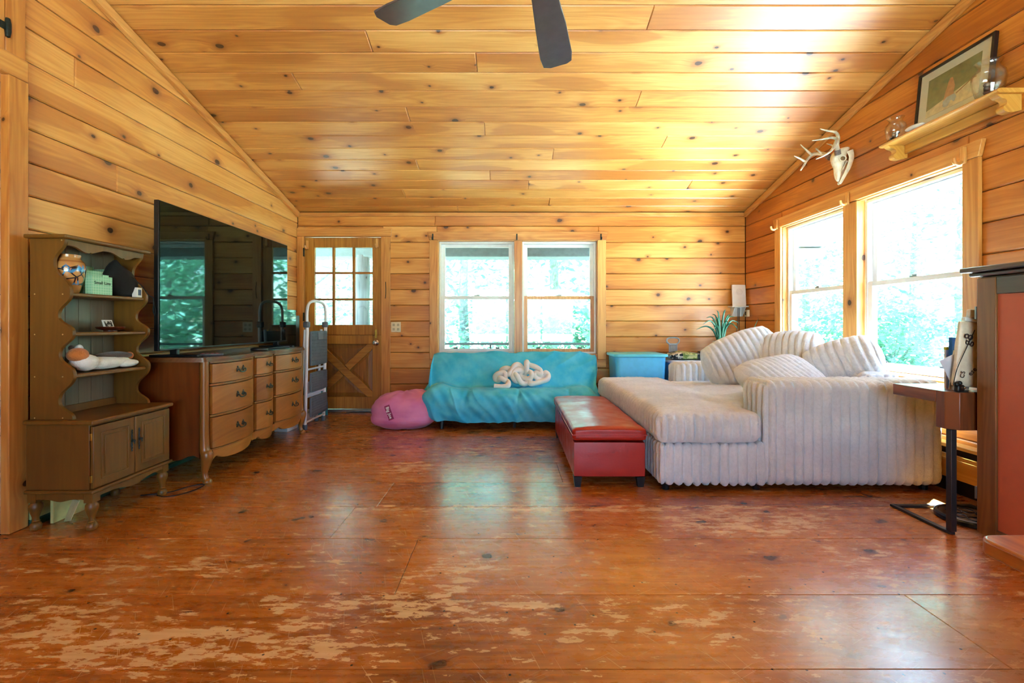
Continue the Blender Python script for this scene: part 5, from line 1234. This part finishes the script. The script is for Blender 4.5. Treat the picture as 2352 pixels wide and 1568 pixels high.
o = wobj(MB().box(cx0+.010, cx0+.018, cy0+.0905, cy1-.0885, .0755, 1.1745), 'door_panel', sal, CB); o['label'] = 'salmon painted panel'
for z in (.22, 1.09): wobj(MB().box(cx0-.004, cx0+.014, cy1-.002, cy1+.004, z-.03, z+.03), 'hinge', M['alu'], CB)
for x in (cx0+.06, cx1-.04):
    for y in (cy0+.04, cy1-.04): wobj(MB().box(x-.025, x+.025, y-.025, y+.025, .0005, .0445), 'foot', M['cab'], CB)
# ---- bench end in the lower right corner
BN = thing('bench', 'orange varnished wooden bench, only its rounded corner in view', 'bench', (1.55, .75, 0))
m = MB(); r = .045; pts = []
for cx_, cy_, a0 in ((1.72-r, 1.268-r, 0), (1.292+r, 1.268-r, PI/2), (1.292+r, .05+r, PI), (1.72-r, .05+r, 1.5*PI)):
    for i in range(7): a = a0+PI/2*i/6; pts.append((cx_+r*math.cos(a), cy_+r*math.sin(a)))
wobj(m.prism(pts, .406, .450, 'z'), 'seat', M['bench'], BN, bevel=.008, seg=3)
for x in (1.42, 1.65):
    for y in (.18, 1.13): wobj(MB().lathe([(.024, .0005), (.03, .2), (.026, .412)], 14, (x, y, 0)), 'leg', M['bench'], BN, smooth=True)

# ---- wall shelf over the right window, with what stands on it
WS = thing('wall_shelf', 'pale pine wall shelf with scrolled brackets above the right window', 'shelf', (XR-.001, 2.85, 2.31))
sx = .155
pr_ = [(0, 0), (-sx+.02, 0), (-sx+.006, -.004), (-sx, -.012), (-sx+.004, -.020), (-sx+.018, -.024), (0, -.024)]
MB().prism([(a, b_) for a, b_ in pr_], -.395, .395, 'y').obj('board', M['shelf'], WS, smooth=True, ang=30)
scroll = [(p.x, p.y) for p in crom([(-.135, -.025, 0), (-.118, -.04, 0), (-.085, -.052, 0), (-.080, -.075, 0), (-.098, -.092, 0), (-.092, -.115, 0), (-.06, -.122, 0), (-.03, -.118, 0)], 5)]
for y in (-.375, .335): MB().prism([(0, -.0245)]+scroll+[(0, -.112)], y, y+.04, 'y').obj('bracket', M['shelf'], WS, smooth=True, ang=30)
bx('back_rail', M['shelf'], WS, -.022, 0, -.334, .334, -.085, -.025, .003)
def jar(label, y, s):
    t = thing('glass_vase', label, 'vase', (XR-.098, y, 2.3105))
    pr2 = [(.001, .0), (.040, .0), (.050, .006), (.060, .045), (.066, .085), (.062, .115), (.044, .138), (.040, .150), (.050, .166), (.054, .172), (.051, .173), (.037, .150), (.041, .138), (.058, .113), (.062, .085), (.056, .045), (.046, .010), (.001, .006)]
    MB().lathe([(r*s, z*s) for r, z in pr2], 32, caps=False).obj('glass', M['vase_glass'], t, smooth=True, ang=60)
    rs = random.Random(int(y*100)); sm = [plain('pebble_%d' % i, c, .5, var=.2) for i, c in enumerate((col(120, 112, 106), col(84, 92, 98), col(150, 140, 128), col(70, 62, 62)))]
    for i in range(11):
        a = rs.uniform(0, 2*PI); q = rs.uniform(0, .026)*s; z = (.021+.019*(i//4))*s
        o = MB().ball((q*math.cos(a), q*math.sin(a), z), .016*s*rs.uniform(.8, 1.2), .013*s, .011*s, 10, 7, lambda n: 1+.12*noise.noise(n*2+Vector((i, 0, 0)))).obj('pebble', sm[i % 4], t, smooth=True, ang=0)
    return t
jar('small clear glass vase with pebbles at the left end of the wall shelf', 3.168, .92); jar('larger clear glass vase of dark stones at the right end of the wall shelf', 2.552, 1.12)
PF = thing('picture_frame', 'black framed photograph leaning on the wall shelf', 'picture', (XR-.048, 2.832, 2.3115), -PI/2)
TL = Matrix.Rotation(-.10, 4, 'X'); fw, fh = .485, .395
m = MB()
for a in ((-fw/2, fw/2, 0, .016), (-fw/2, fw/2, fh-.016, fh), ): m.box(a[0], a[1], -.012, .010, a[2], a[3])
m.box(-fw/2, -fw/2+.016, -.012, .010, .016, fh-.016); m.box(fw/2-.016, fw/2, -.012, .010, .016, fh-.016); m.xf(TL); m.obj('frame', M['black_plastic'], PF)
MB().box(-fw/2+.016, fw/2-.016, -.002, .004, .016, fh-.016).xf(TL).obj('mat_board', plain('mat_board', col(222, 218, 208), .7, var=.02), PF)
def flat(name, pts, rgb, y):
    n = len(pts); mm = MB().add([(x, y, z) for x, z in pts]+[(x, y+.0006, z) for x, z in pts], [tuple(range(n)), tuple(range(2*n-1, n-1, -1))]+[(i, (i+1) % n, n+(i+1) % n, n+i) for i in range(n)])
    return mm.xf(TL).obj(name, plain('print_'+name, rgb, .5, var=.18, scale=30), PF)
flat('print', [(-.17, .075), (.17, .075), (.17, .325), (-.17, .325)], col(116, 122, 78), -.0028)
flat('print_ground', [(-.17, .076), (.17, .076), (.17, .20), (.05, .17), (-.17, .12)], col(222, 206, 172), -.0034)
flat('print_figure', [(-.055, .105), (-.03, .10), (.0, .12), (.02, .10), (.03, .12), (.012, .165), (.018, .20), (.008, .235), (-.002, .262), (-.018, .265), (-.028, .245), (-.034, .215), (-.045, .18), (-.05, .15)], col(196, 138, 98), -.0040)
flat('print_jeans', [(-.05, .095), (-.02, .09), (.0, .12), (.022, .098), (.034, .125), (.02, .15), (-.03, .15), (-.055, .13)], col(176, 188, 202), -.0046)
flat('print_bench', [(.03, .15), (.13, .195), (.15, .19), (.15, .183), (.128, .187), (.128, .16), (.115, .16), (.115, .18), (.03, .142)], col(140, 100, 62), -.0040)
MB().box(-fw/2+.012, fw/2-.012, -.0095, -.008, .012, fh-.012).xf(TL).obj('glazing', M['glass'], PF)
sh = thing('white_shell', 'smooth white oval shell lying before the framed photograph', 'shell', (XR-.125, 2.985, 2.3105), .2)
MB().ball((0, 0, .017), .022, .062, .017, 18, 10, lambda n: 1+.05*n.y).obj('shell', plain('shell_white', col(214, 222, 230), .25), sh, smooth=True, ang=0)

# ---- deer skull with antlers
SK = thing('deer_skull', 'white deer skull with branching antlers hung on the right wall', 'skull', (XR-.004, 3.72, 2.36), 0)
bone = plain('bone', col(226, 216, 192), .45, var=.12, scale=30); horn = plain('antler', col(196, 186, 164), .35, var=.3, scale=22)
# local: -x into the room, -y towards the camera side, z up; snout hangs down
sec = [(.112, -.040, .030, .030), (.100, -.058, .046, .046), (.070, -.085, .052, .054), (.030, -.098, .054, .054), (-.008, -.100, .046, .046), (-.035, -.098, .036, .038), (-.060, -.098, .028, .031), (-.100, -.102, .025, .024), (-.135, -.102, .019, .016), (-.158, -.098, .009, .008)]
m = MB(); n = 22; secs = [p for p in crom([(z, x, w) for z, x, w, d in sec], 3)]; secd = [p.x for p in crom([(d, 0, 0) for z, x, w, d in sec], 3)]
rings = []
for p, d in zip(secs, secd):
    z, x, w = p.x, p.y, p.z; ring = []
    for i in range(n):
        a = 2*PI*i/n; cx_, cy_ = math.cos(a), math.sin(a)
        k_ = 1.0
        ys = cy_*w; xs = cx_*d
        for s in (-1, 1):                                          # eye sockets
            q = math.exp(-(((z-.010)/.026)**2+((a-(PI+s*1.15)+PI) % (2*PI)-PI)**2/.16)); ys -= s*0; xs *= 1-.35*q; ys *= 1-.45*q
        q = math.exp(-((z+.115)/.03)**2-(((a-PI+PI) % (2*PI)-PI)/.5)**2); xs *= 1-.5*q
        ring.append((x+xs, ys, z))
    rings.append(ring)
o_ = 0
for r in rings: m.v += r
for i in range(len(rings)-1):
    for j in range(n): m.f.append((i*n+j, i*n+(j+1) % n, (i+1)*n+(j+1) % n, (i+1)*n+j))
m.f.append(tuple(range(n))); m.f.append(tuple(range((len(rings)-1)*n, len(rings)*n)))
m.obj('cranium', bone, SK, smooth=True, ang=0)
dk_ = plain('socket_dark', col(120, 96, 66), .8)
for s in (-1, 1):
    e = MB().tube([(-.094+.021*math.cos(t*PI/9), s*(.051+.006*math.cos(t*PI/9)), .010+.021*math.sin(t*PI/9)) for t in range(18)], .0050, 6, closed=True); e.obj('eye_rim', bone, SK, smooth=True)
    MB().ball((-.094, s*.048, .010), .018, .007, .018, 10, 8).obj('eye_hollow', dk_, SK, smooth=True)
    j = MB(); J = crom([(-.034, s*.046, .075), (-.024, s*.047, .045), (-.020, s*.044, .015), (-.032, s*.036, -.045), (-.056, s*.026, -.105), (-.080, s*.012, -.165), (-.090, s*.008, -.182)], 5); k_ = len(J)
    j.tube(J, [.030-.021*(i/(k_-1))**.8 for i in range(k_)], 10, flat=(Vector((0, 1, 0)), .28)); j.obj('jaw_bone', bone, SK, smooth=True)
    for t in range(8): MB().box(-.052-.006*t, -.046-.006*t, s*.034-.003, s*.034+.003, -.012-.011*t, .0-.011*t).obj('tooth', bone, SK)
def sk(px, py, Y):
    """a point on the trophy from where it shows and how far it stands from the camera"""
    return Vector(((px-1170)/1045.3*Y, Y, 1.035-(py-744)/1045.3*Y))-SK.location
def prong(a, pts, r0, r1, first=None):
    P = [sk(*p) for p in pts]
    P = crom(P, 6); n_ = len(P); a.tube(P, [r0+(r1-r0)*(i/(n_-1))**1.2 for i in range(n_)], 10)
a = MB()
prong(a, [(1924.1, 351, 3.66), (1921.6, 333, 3.64), (1922.6, 321, 3.61), (1911.4, 343, 3.55), (1894.8, 356, 3.50), (1873.8, 365.4, 3.46)], .019, .003)
prong(a, [(1921.8, 333, 3.64), (1925.0, 316, 3.62), (1919, 304, 3.62), (1902.4, 300.5, 3.60), (1883.3, 296, 3.58)], .016, .003)
prong(a, [(1922.5, 323, 3.62), (1919, 318, 3.62), (1907.6, 316.3, 3.58), (1889.7, 319.5, 3.54), (1865.5, 322.7, 3.50)], .013, .003)
prong(a, [(1913, 338, 3.56), (1911.4, 334.2, 3.59), (1898.6, 329.7, 3.64)], .008, .0025)
a.obj('antler', horn, SK, smooth=True, ang=0)
a = MB()
prong(a, [(1905.5, 361, 3.80), (1894.8, 355, 3.84), (1882, 352.7, 3.88), (1866.7, 354.6, 3.92), (1855.3, 364.8, 3.93), (1847.6, 377.6, 3.90), (1838.7, 390.9, 3.86)], .019, .006)
prong(a, [(1864, 355.5, 3.92), (1851.4, 344.4, 3.93), (1838.7, 331.6, 3.93)], .012, .003)
prong(a, [(1850.5, 372, 3.92), (1837.4, 364.2, 3.90), (1824, 357.8, 3.87)], .011, .003)
prong(a, [(1889, 353.5, 3.86), (1873.1, 340.6, 3.84)], .010, .003)
a.obj('antler', horn, SK, smooth=True, ang=0)
bur = plain('burr_grey', col(112, 100, 96), .7, var=.35, scale=90)
for pts in ([(1924.6, 355, 3.665), (1923.2, 344, 3.652)], [(1907, 362.5, 3.79), (1899, 357, 3.825)]):
    a = MB(); prong(a, pts, .0225, .0205); a.obj('burr', bur, SK, smooth=True)

# ---- hooks, switch, small fittings
def wood_hook(label, loc, rz):
    t = thing('wooden_hook', label, 'hook', loc, rz, 'wooden curtain rod hooks')
    bx('plate', M['trim_y'], t, -.014, .014, -.018, 0, -.045, .055, .003)
    P = crom([(0, -.018, -.035), (0, -.040, -.046), (0, -.062, -.036), (0, -.068, -.012)], 5); MB().tube(P, .011, 8).obj('hook_arm', M['trim_y'], t, smooth=True)
wood_hook('wooden curtain hook at the far end of the right window header', (XR-.031, 4.68, 2.05), -PI/2); wood_hook('wooden curtain hook at the middle of the right window header', (XR-.031, 3.70, 2.05), -PI/2); wood_hook('wooden curtain hook at the near end of the right window header', (XR-.031, 2.755, 2.05), -PI/2)
wood_hook('wooden hook at the upper left corner of the back door', (-2.385, YB+.003, 1.965), 0); wood_hook('wooden hook at the upper right corner of the back door', (-1.56, YB+.003, 1.985), 0)
def iron_hook(label, x):
    t = thing('iron_hook', label, 'hook', (x, YB-.031, 2.055), 0, 'black curtain rod hooks')
    bx('plate', M['iron'], t, -.008, .008, -.004, 0, -.035, .04, .001); MB().tube(crom([(0, -.004, -.025), (0, -.025, -.034), (0, -.045, -.028), (0, -.050, -.008)], 5), .0055, 7).obj('hook_arm', M['iron'], t, smooth=True)
iron_hook('black curtain hook at the left end of the back window header', -.90); iron_hook('black curtain hook at the middle of the back window header', .088); iron_hook('black curtain hook at the right end of the back window header', 1.075)
SW = thing('outlet_plate', 'cream double outlet plate on the wall beside the back door', 'outlet', (-1.338, YB-.001, 1.0), 0)
bx('plate', M['cream'], SW, -.058, .058, -.007, 0, -.060, .060, .003)
for x in (-.026, .026):
    for z in (-.026, .026): bx('socket', plain('socket_cream', col(176, 166, 138), .5), SW, x-.013, x+.013, -.0085, -.0065, z-.014, z+.014, .002)

# ---- ceiling fan
FN = thing('ceiling_fan', 'dark ceiling fan, two blades in view at the top', 'fan', (.083, 1.505, 2.275))
zt = zc(1.505)-2.275-.03
MB().tube([(0, 0, .06), (0, 0, zt)], .014, 12).obj('downrod', M['black'], FN, smooth=True); MB().lathe([(.02, zt-.09), (.07, zt-.04), (.075, zt)], 24).obj('canopy', M['black'], FN, smooth=True)
MB().lathe([(.001, -.045), (.07, -.04), (.11, -.01), (.115, .04), (.06, .09), (.02, .10)], 28, caps=False).obj('motor', M['black'], FN, smooth=True)
bm_ = plain('fan_blade', col(74, 66, 70), .3, var=.15, coat=.3)
for i in range(5):
    a = math.radians(78.1+72*i)
    out = [(.14, -.035), (.20, -.05), (.40, -.070), (.62, -.080), (.685, -.074), (.70, -.05), (.695, .03), (.675, .062), (.60, .068), (.40, .058), (.20, .045), (.14, .035)]
    m = MB().prism(out, -.004, .004, 'z'); m.xf(Matrix.Rotation(a, 4, 'Z') @ Matrix.Rotation(-.20, 4, 'X')); bl = m.obj('blade', bm_, FN, bevel=.002)
    m = MB().prism([(.09, -.018), (.17, -.028), (.20, -.02), (.20, .02), (.17, .028), (.09, .018)], .005, .010, 'z'); m.xf(Matrix.Rotation(a, 4, 'Z') @ Matrix.Rotation(-.20, 4, 'X')); m.obj('blade_iron', M['black'], bl)
